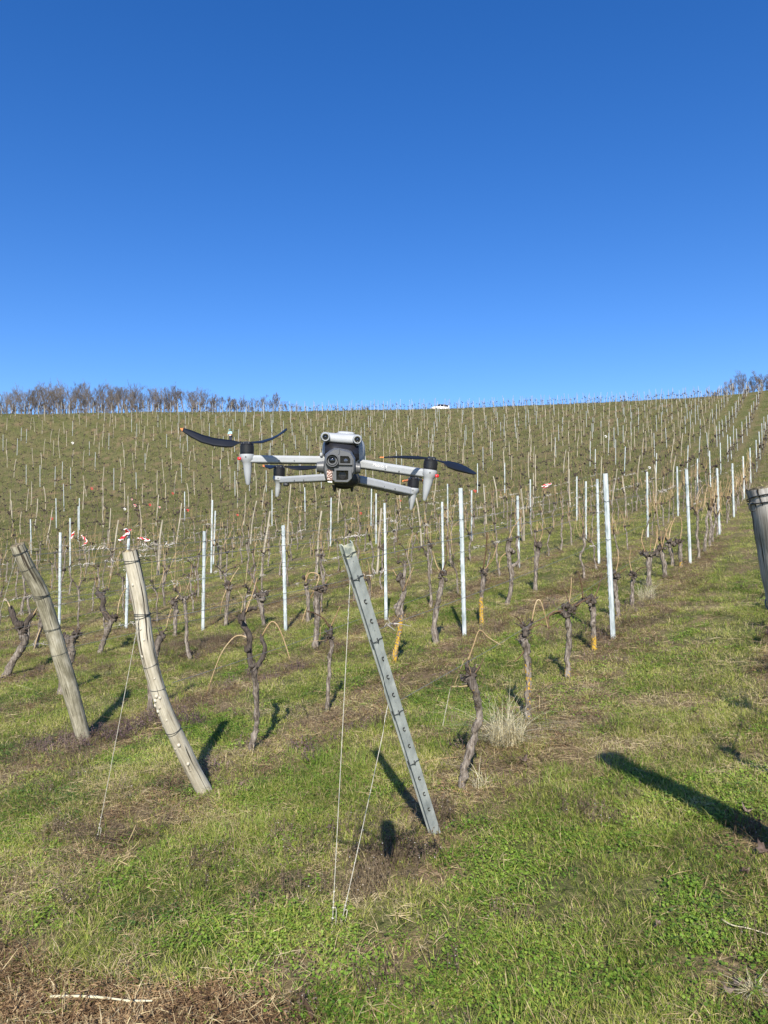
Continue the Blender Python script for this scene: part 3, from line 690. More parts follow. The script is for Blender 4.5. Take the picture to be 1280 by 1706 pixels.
def merged(lst, protos, name, label, cat):
    if not lst: return
    vs, fs = [], []
    for i, p in enumerate(lst):
        me_ = protos[i % len(protos)]; o = len(vs); b = p[1]; s = p[2].z/1.8; k = p[2]/1.8; a = random.uniform(0, 6.28); ca, sa = math.cos(a), math.sin(a)
        vs += [(b.x+v.co.x*ca-v.co.y*sa+k.x*v.co.z, b.y+v.co.x*sa+v.co.y*ca+k.y*v.co.z, b.z+v.co.z*s) for v in me_.vertices]
        fs += [tuple(j+o for j in f.vertices) for f in me_.polygons]
    me_ = bpy.data.meshes.new(name); me_.from_pydata(vs, [], fs); me_.materials.append(protos[0].materials[0]); me_.update()
    o = bpy.data.objects.new(name, me_); COL.objects.link(o); kind(o, 'stuff')
merged(REST['m'], FARM, 'far_galvanised_posts', '', ''); merged(REST['w'], FARW, 'far_wooden_stakes', '', '')

# ---------------------------------------------------------------- leaning end posts
def plane_pts(pxs, base):
    """points of an end post: on its pixels' rays, in the upright plane of its row"""
    n = Vector((CA, -SA, 0)); out = []
    for px, py in pxs:
        d = ray(px, py); out.append(d*(n.dot(base)/n.dot(d)))
    return out
ROWDIR = Vector((SA, CA, 0))
def tie_ring(parent, path, rads, t, r=.0016, turns=1, name='wire_tie', matn='wire', loose=True):
    n = len(path)-1; i = min(int(t*n), n-1); f = t*n-i; c = path[i].lerp(path[i+1], f); R_ = rads[i]*(1-f)+rads[i+1]*f
    ax = (path[i+1]-path[i]).normalized(); a = ax.orthogonal().normalized(); b = ax.cross(a); mb = MB()
    for k in range(turns):
        tilt = random.uniform(-.25, .25); ring = []
        for j in range(19):
            an = 6.2832*j/18; ring.append(c + (a*math.cos(an)+b*math.sin(an))*(R_*1.03+r) + ax*(tilt*R_*math.cos(an) + (k-turns/2)*.007))
        mb.tube(ring, r, 5)
    if loose:
        q = c + RGT*(R_+.004); mb.tube(smoothpath([q, q+RGT*.02+Vector((0, 0, .012)), q+RGT*.035+FWD*.03, q+RGT*.05+FWD*.08+Vector((0, 0, -.008))]), r, 5)
    return child(mb, name, M[matn], parent, True)
def grain(ob, path, rads, S):
    """coordinates that follow the trunk, for its wood grain"""
    o = []; s = random.uniform(0, 9)
    for i in range(len(path)):
        if i: s += (path[i]-path[i-1]).length
        for j in range(S): o += [rads[i]*math.cos(6.2832*j/S), rads[i]*math.sin(6.2832*j/S), s]
    a = ob.data.attributes.new('grain', 'FLOAT_VECTOR', 'POINT'); a.data.foreach_set('vector', o)
def wood_end(name, label, pxs, basepx, hw, matn, ties, knots, cutmat='wood_cut', pointed=False, bump=.035):
    g = ground(*basepx); path = plane_pts(pxs, g); path[-1] = g.copy()
    path = smoothpath(path[::-1], 4)                     # base first
    Zs = [p.dot(FWD) for p in path]; hw_ = lerps(hw, len(path)); rads = [hw_[i]/F*Zs[i] for i in range(len(path))]
    path = [path[0]-(path[1]-path[0]).normalized()*.10] + path; rads = [rads[0]*(.8 if pointed else 1.0)] + rads
    t = thing(name, label, 'post', g)
    mb = MB(); S = 22; rg = []
    ref = RGT
    nzo = random.uniform(0, 50)
    for i, p in enumerate(path):
        tg = (path[min(i+1, len(path)-1)]-path[max(i-1, 0)]).normalized(); a = (ref - tg*ref.dot(tg)).normalized(); b = tg.cross(a)
        rg.append([p + (a*math.cos(6.2832*j/S)+b*math.sin(6.2832*j/S))*rads[i]*(1+bump*2.2*(mnoise.noise(Vector((math.cos(6.2832*j/S)*1.6, math.sin(6.2832*j/S)*1.6, i*.33+nzo))))) for j in range(S)])
    mb.rings(rg, cap1=False)
    shaft = child(mb, 'shaft', M[matn], t, True); grain(shaft, path, rads, S)
    mb = MB(); c = path[-1]; tg = (path[-1]-path[-2]).normalized()
    ring2 = [c + (q-c)*.55 + tg*random.uniform(.0, .012) for q in rg[-1]]
    mb.rings([rg[-1], ring2, [c+(q-c)*.15+tg*.006 for q in rg[-1]]], cap0=False)
    child(mb, 'cut_end', M[cutmat], t)
    for tt in ties: tie_ring(t, path, rads, *tt)
    for tt, side, sz in knots:
        n = len(path)-1; i = int(tt*n); c = path[i].lerp(path[i+1], tt*n-i); Rr = rads[i]
        d = (RGT*side - FWD*math.sqrt(max(0.01, 1-side*side))).normalized()
        mb = MB(); mb.blob((0, 0, 0), sz, 8, 6, .12, sq=(1.0, 1.0, 1.25)); pp = c + d*Rr*.96
        mb.v = [(v[0]+pp.x, v[1]+pp.y, v[2]+pp.z) for v in mb.v]; child(mb, 'knot', M['knot'], t, True)
    return t, path, rads
random.seed(21)
E_PALE, P2, R2_ = wood_end('leaning_wooden_post', 'pale barkless leaning wooden post studded with white knobs, twine tied to it', [(215, 917), (226, 965), (236, 1020), (243, 1075), (257, 1130), (275, 1185), (300, 1240), (322, 1285), (341, 1320)], (341, 1320), [12.5, 13.0, 12, 12.2, 12.8, 12.5], 'wood_pale',
    [(.95, .0017, 2), (.75, .0019, 3), (.57, .0014, 1), (.48, .0014, 1), (.33, .0016, 2)],
    [(.86, -.2, .008), (.70, -.1, .008), (.66, .15, .007), (.60, -.55, .009), (.56, -.2, .007), (.455, -.1, .011), (.45, .3, .009), (.44, -.5, .012), (.42, -.85, .012), (.415, -.2, .010), (.40, -.7, .011), (.385, -.8, .010), (.37, .1, .007), (.345, -.95, .009), (.28, .2, .013), (.265, -.5, .010), (.20, .2, .012), (.17, .1, .008), (.52, .35, .007)], pointed=True)
E_MOSS, P3, R3_ = wood_end('leaning_wooden_post', 'darker moss-stained leaning wooden post, bent at its middle, beside the purple weeds', [(28, 908), (42, 940), (66, 985), (84, 1040), (99, 1090), (117, 1150), (139, 1232)], (139, 1232), [11.5, 12.8, 12.8, 12.5, 11.8, 11.3], 'wood_mossy',
    [(.93, .0017, 2), (.82, .0014, 1), (.66, .0018, 3), (.50, .0014, 2), (.37, .0013, 1)], [(.48, -.3, .007), (.44, .1, .005), (.41, .2, .005), (.62, -.4, .005)])
# the thick grey post: only its upper part stands in the picture
gb = Vector((0, 0, 0)); qx, qy = xy(3.48, 0.09); g0 = Vector((qx, qy, hz(qx, qy)))
top0 = ray(1289, 812)*2.447
t0 = thing('leaning_wooden_post', 'thick silver-grey cracked wooden post cut off by the picture edge', 'post', g0)
mid = [top0, ray(1297, 860)*2.445, ray(1302, 905)*2.475, ray(1309, 955)*2.51, ray(1319, 1010)*2.56, g0.lerp(ray(1319, 1010)*2.56, .5), g0]
path = smoothpath(mid[::-1], 5); rad0 = lerps([.076, .076, .074, .074, .076, .079, .083], len(path))
path = [path[0]-Vector((0, 0, .1))]+path; rad0 = [rad0[0]]+rad0
mb = MB(); S = 36; rg = []
for i, p in enumerate(path):
    tg = (path[min(i+1, len(path)-1)]-path[max(i-1, 0)]).normalized(); a = (RGT - tg*RGT.dot(tg)).normalized(); b = tg.cross(a)
    rg.append([p + (a*math.cos(6.2832*j/S)+b*math.sin(6.2832*j/S))*rad0[i]*(1+.05*mnoise.noise(Vector((math.cos(6.2832*j/S)*2, math.sin(6.2832*j/S)*2, i*.4)))) for j in range(S)])
mb.rings(rg, cap1=False); grain(child(mb, 'shaft', M['wood_grey'], t0, True), path, rad0, S)
c = path[-1]; tg = (path[-1]-path[-2]).normalized(); mb = MB()
mb.rings([rg[-1], [p+tg*random.uniform(.0, .012) for p in rg[-1]], [c+(q-c)*.5+tg*random.uniform(-.004, .01) for q in rg[-1]], [c+(q-c)*.1 for q in rg[-1]]], cap0=False)
child(mb, 'cut_end', M['wood_cut'], t0)
def on_shaft(i, an, k=1.004):
    p = path[i]; tg = (path[min(i+1, len(path)-1)]-path[max(i-1, 0)]).normalized(); a = (RGT - tg*RGT.dot(tg)).normalized(); b = tg.cross(a)
    if b.dot(FWD) > 0: b = -b
    return p + (a*math.cos(an)+b*math.sin(an))*rad0[i]*k
n = len(path)-1
for an, i0, i1 in ((2.05, n, n-5), (2.62, n, n-3), (1.62, n, n-8), (1.2, n, n-4)):
    mb = MB(); pts = [on_shaft(i, an+.05*math.sin(i*1.3)) for i in range(i0, i1-1, -1)]; pts = smoothpath(pts, 3)
    mb.tube(pts, [.0028*(1-q/len(pts))+.0005 for q in range(len(pts))], 5); child(mb, 'crack', M['crack'], t0)
mb = MB(); kp = on_shaft(n-19, 2.55, .985); mb.blob((0, 0, 0), .017, 10, 7, .08, sq=(1, 1, 1.5)); mb.v = [(v[0]+kp.x, v[1]+kp.y, v[2]+kp.z) for v in mb.v]; child(mb, 'knot_hole', M['crack'], t0, True)
for tt, rr, tn, mt in ((.93, .0022, 2, 'wire'), (.37, .0028, 1, 'wire_bright')): tie_ring(t0, path, rad0, tt, rr, tn, matn=mt, loose=False)
lp = on_shaft(n-3, 2.9, 1.03); mb = MB(); mb.tube([lp+RGT*.012*math.cos(q*.7)-RGT*.01+Vector((0, 0, .016*math.sin(q*.7))) for q in range(10)], .0022, 5); child(mb, 'wire_loop', M['wire'], t0, True)

# leaning drilled steel post
gs = ground(729, 1391); sp_ = plane_pts([(579, 907), (729, 1391)], gs); topS = sp_[0]; ax = (topS-gs); Ls = ax.length; ax.normalize()
nf = (-FWD*.95 + RGT*.30); nf = (nf - ax*nf.dot(ax)).normalized(); sd = ax.cross(nf).normalized()
if sd.dot(RGT) < 0: sd = -sd
tS = thing('leaning_steel_post', 'leaning grey steel post with hook slots, two twines tied from it to ground', 'post', gs)
Wf, Dp = .0235, .030
def sect(o): return [o + sd*x + nf*y for x, y in ((-Wf, 0), (-Wf*.2, .0), (0, -.0022), (Wf*.2, 0), (Wf, 0), (Wf, -Dp), (Wf+.004, -Dp-.001), (Wf+.004, -Dp-.004), (Wf-.004, -Dp-.004), (Wf-.004, -.004), (-Wf+.004, -.004), (-Wf+.004, -Dp-.004), (-Wf-.009, -Dp-.004), (-Wf-.009, -Dp), (-Wf, -Dp))]
mb = MB(); mb.rings([sect(gs-ax*.2), sect(gs+ax*Ls*.5), sect(topS-ax*.065)]); child(mb, 'channel', M['galv_old'], tS)
mb = MB(); mb.rings([[q+(q-(topS-nf*Dp*.5))*.0 for q in sect(topS-ax*.0645)], sect(topS-ax*.03), sect(topS)]); 
child(mb, 'flaking_top', M['galv_cap'], tS)
for k in range(14):
    p = gs + ax*(Ls*(.105 + k*.0605)); 
    if k in (3, 6, 10, 13): continue
    mb = MB(); o = p + nf*.0015
    mb.tube([o+sd*.005+ax*.008, o-sd*.004+ax*.009, o-sd*.006, o-sd*.003-ax*.009, o+sd*.005-ax*.010], .0021, 5); child(mb, 'hook_slot', M['crack'], tS)
for k, dd in ((3, 0), (6, 0), (10, 0), (13.2, 0), (14.35, 0)):
    p = gs + ax*(Ls*(.105 + k*.0605)); e = .003
    mb = MB(); mb.tube([p+sd*(Wf+e)-nf*Dp, p+sd*(Wf+e)+nf*e, p+sd*.01+nf*.004+ax*.004, p-sd*.004+nf*.009, p-sd*.012+nf*.004-ax*.004, p-sd*(Wf+e)+nf*e-ax*.003, p-sd*(Wf+e)-nf*Dp], .0019, 5)
    if k < 14: mb.tube([p+ax*.012+nf*.003, p+nf*.008, p-ax*.014+nf*.003], .0024, 5)
    child(mb, 'wire_tie', M['wire'], tS, True)

# twine guys
def guy(label, a, b, knot_top=None):
    t = thing('guy_twine', label, 'twine', b, 'guy twines holding the end posts')
    n = 22; pts = []
    for i in range(n+1):
        f = i/n; p = a.lerp(b, f); p.z -= .03*math.sin(math.pi*f)*(a-b).length*.25
        pts.append(p)
    r = .0017
    mb = MB(); mb.tube(pts, r, 6); child(mb, 'strand', M['rope'], t, True)
    mb = MB()
    for k in range(5): mb.blob((0, 0, 0), .0045, 6, 5, .3)
    for k in range(5):
        q = pts[-1-k//2].lerp(pts[-2-k//2], (k % 2)*.35)
        for j in range(24): v = mb.v[k*24+j]; mb.v[k*24+j] = (v[0]+q.x+random.gauss(0, .002), v[1]+q.y, v[2]+q.z+.004)
    mb.tube(smoothpath([pts[-2], pts[-2]+RGT*.012, pts[-1]+RGT*.014, pts[-1]+RGT*.004-Vector((0, 0, .02))]), .0016, 5)
    child(mb, 'knot', M['rope'], t, True)
    mb = MB(); q = pts[-1]; mb.tube([q+Vector((0, 0, .02)), q-Vector((0, 0, .08))], .004, 6); child(mb, 'ground_peg', M['wire'], t)
    mb = MB(); q0, q1 = pts[1], pts[3]; mb.tube([q0.lerp(q1, i/14)+RGT*.004*math.sin(i*1.6)-FWD*.004*math.cos(i*1.6) for i in range(15)], .0013, 5); child(mb, 'wrapping', M['wire_bright'], t, True)
    return t
def on_steel(f): return gs + ax*Ls*f - sd*(Wf+.01) - nf*.02
guy('taller white twine from top of steel post down to ground peg', on_steel(.90), ground(553, 1541))
guy('shorter white twine from middle of steel post to ground peg', on_steel(.50), ground(569, 1535))
i_ = int(.76*(len(P2)-1)); guy('thin twine running from knobbly pale post down to grass', P2[i_]-FWD*R2_[i_]*.9, ground(161, 1398))
i_ = int(.93*(len(P3)-1)); guy('twine running from top of mossy post out past picture edge', P3[i_]-FWD*R3_[i_]*.9, ground(-75, 1270))
# ---------------------------------------------------------------- trellis wires
random.seed(31)
ENDS = {1: (gs, ax*Ls), 2: (P2[0], P2[-1]-P2[0]), 3: (P3[0], P3[-1]-P3[0])}
WNAME = ['lowest', 'middle', 'upper']
for k_ in range(1, 12):
    lst = [p for p in byrow.get(k_, []) if p[1].dot(FWD) < 34]
    # keep a clean run of posts
    run = []
    for p in lst:
        if not run or p[5]-run[-1][5] > 2.0: run.append(p)
    if len(run) < 2: continue
    for wi, hw_ in enumerate(WTIE_H):
        if k_ > 7 and wi == 1: continue
        pts = []
        if k_ in ENDS: b, v = ENDS[k_]; pts.append(b + v*(.50, .74, .95)[wi])
        else:
            p = run[0]; u0 = max(p[5]-6.3, 5); x, y = xy(u0, VROW[k_]); pts.append(Vector((x, y, hz(x, y)+hw_)))
        pts += [p[1]+p[2].normalized()*hw_ for p in run]
        full = []
        for a, b in zip(pts[:-1], pts[1:]):
            for j in range(8):
                f = j/8; q = a.lerp(b, f); q.z -= .05*math.sin(math.pi*f)*(0.4+wi*.0) - random.gauss(0, .003); full.append(q)
        full.append(pts[-1])
        t = thing('trellis_wire', '%s trellis wire strung between posts along %s' % (WNAME[wi], rowname(k_)), 'wire', full[0], 'trellis wires along the rows')
        mb = MB(); mb.tube(full, .0016 if k_ == 1 else .0021, 4, caps=False); child(mb, 'strand', M['wire_bright'], t)
        mb = MB(); L = sum((full[i+1]-full[i]).length for i in range(len(full)-1))
        for c in range(int(L*(.0 if k_ < 4 and wi == 0 else .7 if k_ == 1 else 3.0 if wi == 2 else 2.2))):
            i = random.randrange(len(full)-1); o = full[i].lerp(full[i+1], random.random())
            if mnoise.noise(o*.45+Vector((k_, wi, 0))) < -.02: continue
            for j in range(random.randint(3, 9)):
                a = o + ROWDIR*random.gauss(0, .05); d = Vector((random.gauss(0, 1), random.gauss(0, 1), random.gauss(0, .8))).normalized()*random.uniform(.02, .06)
                mb.tube([a, a+d*.6+Vector((0, 0, .012)), a+d+ROWDIR*random.gauss(0, .04)], [.0032, .0026, .0012], 3, caps=False)
        if mb.v: kind(child(mb, 'dry_tendrils', M['tendril'], t), 'stuff')

# ---------------------------------------------------------------- vines
random.seed(41)
VINES = []      # (base, row, u, builder)
def finish_trunk(ob, top, lich):
    me_ = ob.data; n = len(me_.vertices); zs = np.zeros(n*3); me_.vertices.foreach_get('co', zs); z = zs.reshape(-1, 3)[:, 2]
    z0 = lich[0]; a = me_.attributes.new('lichen', 'FLOAT', 'POINT'); a.data.foreach_set('value', np.where(z < lich[1], lich[0], np.clip(lich[0]-(z-lich[1])*3, 0, 1)).astype(np.float32))
    d = np.clip((z-top*.80)/(top*.25), 0, 1)*.75
    a = me_.attributes.new('dark', 'FLOAT', 'POINT'); a.data.foreach_set('value', d.astype(np.float32))
def build_vine(base, trunk, rad, heads, arms, canes, lich, label):
    t = thing('grapevine', label, 'vine', base, 'old grapevines in their rows')
    mb = MB(); tp = smoothpath(trunk, 5); rr = lerps(rad, len(tp)); tp[0] = tp[0]-Vector((0, 0, .06))
    tp = [p+Vector((random.gauss(0, .004), random.gauss(0, .004), 0)) for p in tp]
    rr = [r*(1+.10*math.sin(i*1.1+base.x*7)+random.gauss(0, .04)) for i, r in enumerate(rr)]; rr[0] *= 1.35; rr[1] *= 1.15
    mb.tube(tp, rr, 11, bump=.13)
    top = max(p.z for p in tp)-base.z
    for c, r in heads:
        for q in range(6):
            o = len(mb.v); mb.blob((0, 0, 0), r*random.uniform(.35, .72), 9, 6, .38, sq=(1, 1, random.uniform(.8, 1.5))); e = Vector((random.gauss(0, .5), random.gauss(0, .5), random.gauss(0, .75)))*r
            for j in range(o, len(mb.v)): v = mb.v[j]; mb.v[j] = (v[0]+c.x+e.x, v[1]+c.y+e.y, v[2]+c.z+e.z)
        for q in range(5):
            d = Vector((random.gauss(0, 1), random.gauss(0, 1), random.uniform(-.3, 1.2))).normalized(); x_ = random.uniform(.012, .05); mb.tube([c, c+d*r*.9, c+d*(r*1.2+x_)+Vector((0, 0, .01))], [r*.34, r*.20, max(.003, r*.13)], 6, bump=.15)
        top = max(top, c.z-base.z)
    for pts, r0, r1 in arms: ap = smoothpath(pts, 4); mb.tube(ap, [x*(1+random.gauss(0, .08)) for x in lerps([r0, r1], len(ap))], 9, bump=.14)
    finish_trunk(child(mb, 'trunk', M['bark'], t, True), top, lich)
    if lich is not None and len(heads):
        for q in range(3):
            c = random.choice(heads)[0]; sg = random.choice((-1, 1)); L = random.uniform(.2, .5); d = ROWDIR*sg*random.uniform(.5, 1)+Vector((random.gauss(0, .25), random.gauss(0, .25), 0)); u_ = random.uniform(-.05, .3)
            canes = list(canes)+[([c, c+d*L*.4+Vector((0, 0, u_*L)), c+d*L*.75+Vector((0, 0, u_*L*.8)), c+d*L+Vector((random.gauss(0, .05), 0, u_*L*.2-.04))], .0026, random.random() < .75)]
    for pts, r, dark in canes:
        mb = MB(); cp = smoothpath(pts, 5); mb.tube(cp, lerps([r, r*.55], len(cp)), 6, bump=.08)
        for i in range(2, len(cp)-1, 4): mb.blob(cp[i], r*1.25, 6, 4, .1)
        child(mb, 'cane', M['cane_dark'] if dark else M['cane'], t, True)
    return t
def px_vine(desc, trunk, w, heads=(), arms=(), canes=(), lich=(0, 0)):
    base = ground(*trunk[0]); Z = base.dot(FWD); k = Z/F
    def P(q, dz=0): return at(q[0], q[1], Z+dz)
    tr = [base]+[P(q, random.gauss(0, .02)) for q in trunk[1:]]
    top = tr[-1].z-base.z
    hd = [(P(q[:2]), q[2]*k) for q in heads]; am = [([P(q, .02*i) for i, q in enumerate(a[0])], a[1]*k, a[2]*k) for a in arms]
    cn = []
    for c in canes:
        off = random.uniform(-.12, .12); m = len(c[0]); cn.append(([P(q, off*i/(m-1)) for i, q in enumerate(c[0])], max(.0035, (c[1] if len(c) > 1 else 1.4)*k*.8), len(c) > 2))
    u, v = uv(base.x, base.y)
    VINES.append([base, row_of(v), u, lambda lab: build_vine(base, tr, [x*k*.5 for x in w], hd, am, cn, lich, lab), desc])
px_vine('S-bent vine with dark knotted head', [(772, 1312), (774, 1285), (786, 1245), (796, 1210), (798, 1180), (793, 1150), (785, 1128)], [13, 13, 12.5, 14], [(787, 1126, 9), (782, 1138, 6)], [([(785, 1128), (779, 1112), (781, 1100)], 5, 2.5), ([(785, 1128), (772, 1132), (769, 1124)], 5, 2)], [([(781, 1100), (790, 1075), (800, 1050), (815, 1062), (836, 1075)], 1.4), ([(784, 1142), (765, 1144), (752, 1144)], 1.3), ([(790, 1125), (800, 1110), (807, 1098)], 1.2, 1)], (.42, .62))
px_vine('straight vine with knobbly head and yellow lichen low down', [(880, 1199), (881, 1159), (880.5, 1119), (878.6, 1086), (875, 1068)], [10, 10, 11, 12], [(875, 1056, 7.5), (874, 1070, 7), (873, 1044, 5)], [([(875, 1056), (885, 1040), (888, 1030)], 4, 2)], [([(887, 1035), (894, 1004), (901, 1001), (908, 1021), (914, 1047)], 1.5), ([(873, 1044), (866, 1032), (858, 1026)], 1.2, 1), ([(878, 1080), (866, 1095), (857, 1103)], 1.5, 1), ([(880, 1050), (900, 1040), (918, 1045), (935, 1030)], 1.3, 1)], (.52, .42))
px_vine('vine with tangle of dark canes beside its broad head', [(947.7, 1131), (946.5, 1100), (949, 1065), (947.7, 1037), (945.4, 1024)], [9.5, 9, 9, 11], [(943, 1022, 7), (952, 1018, 6)], [([(944, 1022), (936, 1020), (934, 1014)], 5, 3), ([(950, 1020), (960, 1010), (968, 1002)], 4, 2)], [([(936, 1020), (920, 1024), (905, 1032), (885, 1038)], 1.8, 1), ([(938, 1018), (922, 1020), (914, 1030), (916, 1048)], 1.8, 1), ([(951, 1009), (944, 990), (937, 974)], 1.4, 1), ([(948, 1012), (952, 985), (953, 962)], 1.3), ([(960, 1010), (975, 1000), (985, 996)], 1.5, 1)], (.5, .1))
px_vine('vine with bright yellow lichen all round its foot', [(990, 1083), (991, 1054), (988.7, 1037), (990, 1021), (986, 1002)], [9, 8, 9, 11], [(986, 1000, 7), (978, 1000, 4)], [([(986, 1000), (975, 998), (966, 1003)], 4, 2.5)], [([(972, 997), (970, 975), (965, 958)], 1.6, 1), ([(990, 998), (998, 980), (1004, 955)], 1.5, 1), ([(966, 1003), (950, 1010), (942, 1016)], 1.6, 1)], (.62, .12))
px_vine('vine half hidden behind the nearest zinc post', [(1031, 1030), (1029.7, 1007), (1026, 983), (1025, 965)], [8, 7.5, 8], [(1025, 962, 6)], [], [([(1025, 960), (1031, 935), (1030, 915)], 1.3), ([(1026, 962), (1040, 950), (1048, 945)], 1.3, 1)], (.5, .08))
px_vine('short thin vine beside a dry grass tussock', [(1054.4, 1008), (1054.4, 983), (1055.5, 962)], [6, 6, 7], [(1055, 960, 5)], [], [([(1055, 958), (1050, 935), (1052, 915)], 1.3), ([(1056, 958), (1066, 948), (1078, 944)], 1.3, 1)])
px_vine('sturdy pale vine with forked crown above a dry tussock', [(1081.8, 978), (1082, 955), (1083, 928)], [8, 8, 9], [(1083, 926, 6.5), (1076, 922, 4.5), (1092, 921, 4.5)], [], [([(1090, 920), (1096, 895), (1095, 875)], 1.4), ([(1076, 920), (1070, 900), (1073, 882)], 1.4), ([(1084, 920), (1086, 896)], 1.3)])
px_vine('vine with bare upright canes beyond the tussock', [(1108.6, 963), (1108, 941), (1102, 917)], [7, 7, 8], [(1102, 914, 6.5), (1096, 918, 4)], [], [([(1104, 912), (1110, 890), (1120, 868)], 1.4), ([(1098, 912), (1094, 885)], 1.3), ([(1103, 910), (1102, 885)], 1.3)])
px_vine('slim vine between two others, canes upright', [(1122, 943), (1120, 925), (1115, 904)], [6, 6, 8], [(1115, 902, 7)], [], [([(1115, 900), (1119, 878), (1126, 862)], 1.4), ([(1113, 900), (1110, 880)], 1.3)])
px_vine('vine with lichen at foot just below the second zinc post', [(1136, 944), (1134.5, 925), (1134, 906)], [6, 6, 7], [(1134, 904, 6)], [], [([(1134, 900), (1137, 878), (1135, 862)], 1.4)], (.55, .08))
px_vine('tall vine forked like a letter Y with curled arms', [(417, 1253), (420, 1237), (426, 1213), (427, 1185), (425, 1147), (423, 1117)], [10, 9.5, 9, 11], [(424, 1112, 6)], [([(423, 1117), (417.5, 1106), (414.7, 1082), (414.7, 1059), (406, 1044), (400.6, 1033), (401, 1024)], 5, 4.5), ([(402, 1034), (406, 1020), (417.5, 1014), (427, 1014)], 4.5, 3), ([(423, 1115), (430.6, 1106), (438, 1093), (441, 1078), (436, 1067), (435.3, 1057)], 4.5, 3.2), ([(415, 1082), (409, 1085), (408, 1076)], 3, 2)], [([(436, 1059), (450, 1037), (460.6, 1040.6), (472, 1065), (483, 1100)], 1.6), ([(410, 1062), (399, 1058.5), (385.6, 1065), (365, 1095), (343, 1158)], 1.6), ([(401, 1022), (404, 1000), (396, 985)], 1.4), ([(409, 1020), (420, 990), (428, 962)], 1.4)])
px_vine('slender knotted vine with long arched dark cane', [(544, 1185), (545, 1175), (547, 1138), (548, 1100), (552.5, 1076), (549.7, 1063)], [7.5, 6.5, 6.5, 7], [(549.7, 1057, 5), (545, 1066, 3.5)], [([(549, 1058), (551, 1046), (548, 1042)], 4, 2.8)], [([(548, 1045), (539, 1031), (524, 1022), (511, 1018)], 1.8, 1), ([(551, 1043), (557, 1030), (566, 1010)], 1.4)])
px_vine('crooked vine with orange lichen, bent like a question mark', [(658.8, 1104), (658.8, 1096), (665.4, 1057), (668.6, 1034), (663.7, 1014), (673.6, 991), (673.6, 978), (663.7, 962)], [9, 8.5, 9, 8, 9], [(664, 963, 6), (668, 1030, 5)], [([(665, 1018), (659, 1010), (668, 1004)], 3, 2)], [([(672, 985), (680, 968), (690, 945)], 1.3), ([(662, 960), (655, 948)], 1.2)], (.6, .5))
px_vine('smooth curved vine with flared foot', [(728, 1072), (724.4, 1047), (727.7, 1017), (734, 988), (737.5, 962)], [11, 9, 9, 8], [(738, 958, 5)], [], [([(738, 955), (744, 932), (745, 905)], 1.4, 1), ([(737, 958), (728, 940), (722, 918)], 1.3)])
px_vine('vine whose lower trunk is yellow with lichen near the zinc post', [(804, 1040), (803, 1004), (805, 981), (806.5, 954)], [7.5, 7, 8], [(806, 952, 5.5)], [], [([(806, 948), (811, 915), (812, 885)], 1.6, 1), ([(808, 950), (822, 930), (830, 905)], 1.3)], (.62, .36))
px_vine('vine with rough head and wire twist at mid trunk', [(846, 1008), (851.6, 983), (853, 957), (848, 924), (848, 903)], [8, 7, 8, 8], [(849, 922, 6), (848, 900, 4)], [([(852, 945), (860, 940), (864, 935)], 3, 2)], [([(849, 898), (856, 880), (868, 862)], 1.3), ([(846, 920), (835, 930), (833, 947)], 1.3)])
px_vine('slim grey vine with small dark crown', [(892.6, 985), (894, 951), (897.5, 911)], [7, 6.5, 7], [(898, 908, 5)], [], [([(899, 905), (905, 885), (900, 870)], 1.3), ([(897, 906), (888, 890)], 1.2, 1)])
px_vine('thick reddish-brown vine with lopsided flat head', [(524, 1081), (527, 1050), (528, 1022), (526.5, 1000), (530, 986)], [10, 9, 10, 12], [(528, 984, 6), (538, 981, 4.5)], [([(530, 985), (540, 980), (544, 976)], 5, 3)], [([(530, 980), (533, 1000), (534, 1030), (533, 1062)], 1.2), ([(538, 978), (548, 962)], 1.3)])
px_vine('thin straight vine with drooping tan cane', [(511, 1038), (512, 1031), (513, 998), (509, 977)], [6.5, 6, 7], [(509, 975, 5), (505, 965, 4)], [], [([(508, 970), (515, 955), (530, 958), (527, 975), (513, 1005), (500, 1045), (486, 1100)], 1.4), ([(507, 965), (514, 950)], 1.2)])
px_vine('vine with clustered wide head left of a zinc post', [(440, 1042), (439, 1039), (435, 1012), (432.5, 996)], [8, 7, 9], [(432, 993, 8), (425, 990, 5), (440, 989, 5)], [], [([(432, 988), (425, 975), (418, 968)], 1.3, 1), ([(428, 990), (415, 1000), (409, 1015)], 1.3)])
px_vine('leaning vine forked in two dark arms at the picture edge', [(8, 1128), (9.7, 1123), (24.6, 1095), (38.7, 1074), (38.7, 1057)], [13, 11.5, 12, 12], [(37, 1050, 8)], [([(38, 1056), (30, 1044), (23, 1032), (20, 1020), (16, 1011)], 6, 4), ([(40, 1054), (43, 1039), (51, 1027), (58, 1021)], 5, 3)], [([(16, 1011), (10, 1000), (2, 1003)], 1.4), ([(55, 1024), (62, 1012), (70, 1008)], 1.4)])
px_vine('stout vine half hidden behind the mossy post', [(101, 1156), (110, 1118), (118, 1090), (118, 1070), (128, 1056)], [14, 13, 12, 12], [(117, 1066, 7), (128, 1056, 6), (107, 1064, 5)], [([(118, 1072), (108, 1066), (104, 1060)], 5, 4)], [([(130, 1050), (140, 1040)], 1.3, 1)])
px_vine('vine with hooked crown between the two leaning wooden posts', [(166, 1089), (167, 1081), (174, 1062), (183, 1039), (186, 1032)], [9, 8, 9, 9], [(185, 1031, 6), (190, 1030, 5)], [([(184, 1032), (176, 1025), (170, 1012), (172, 1000), (166, 992), (160, 986)], 5, 4), ([(188, 1032), (195, 1026)], 5, 3)], [([(195, 1024), (198, 1004), (204, 988), (210, 980)], 1.5)])
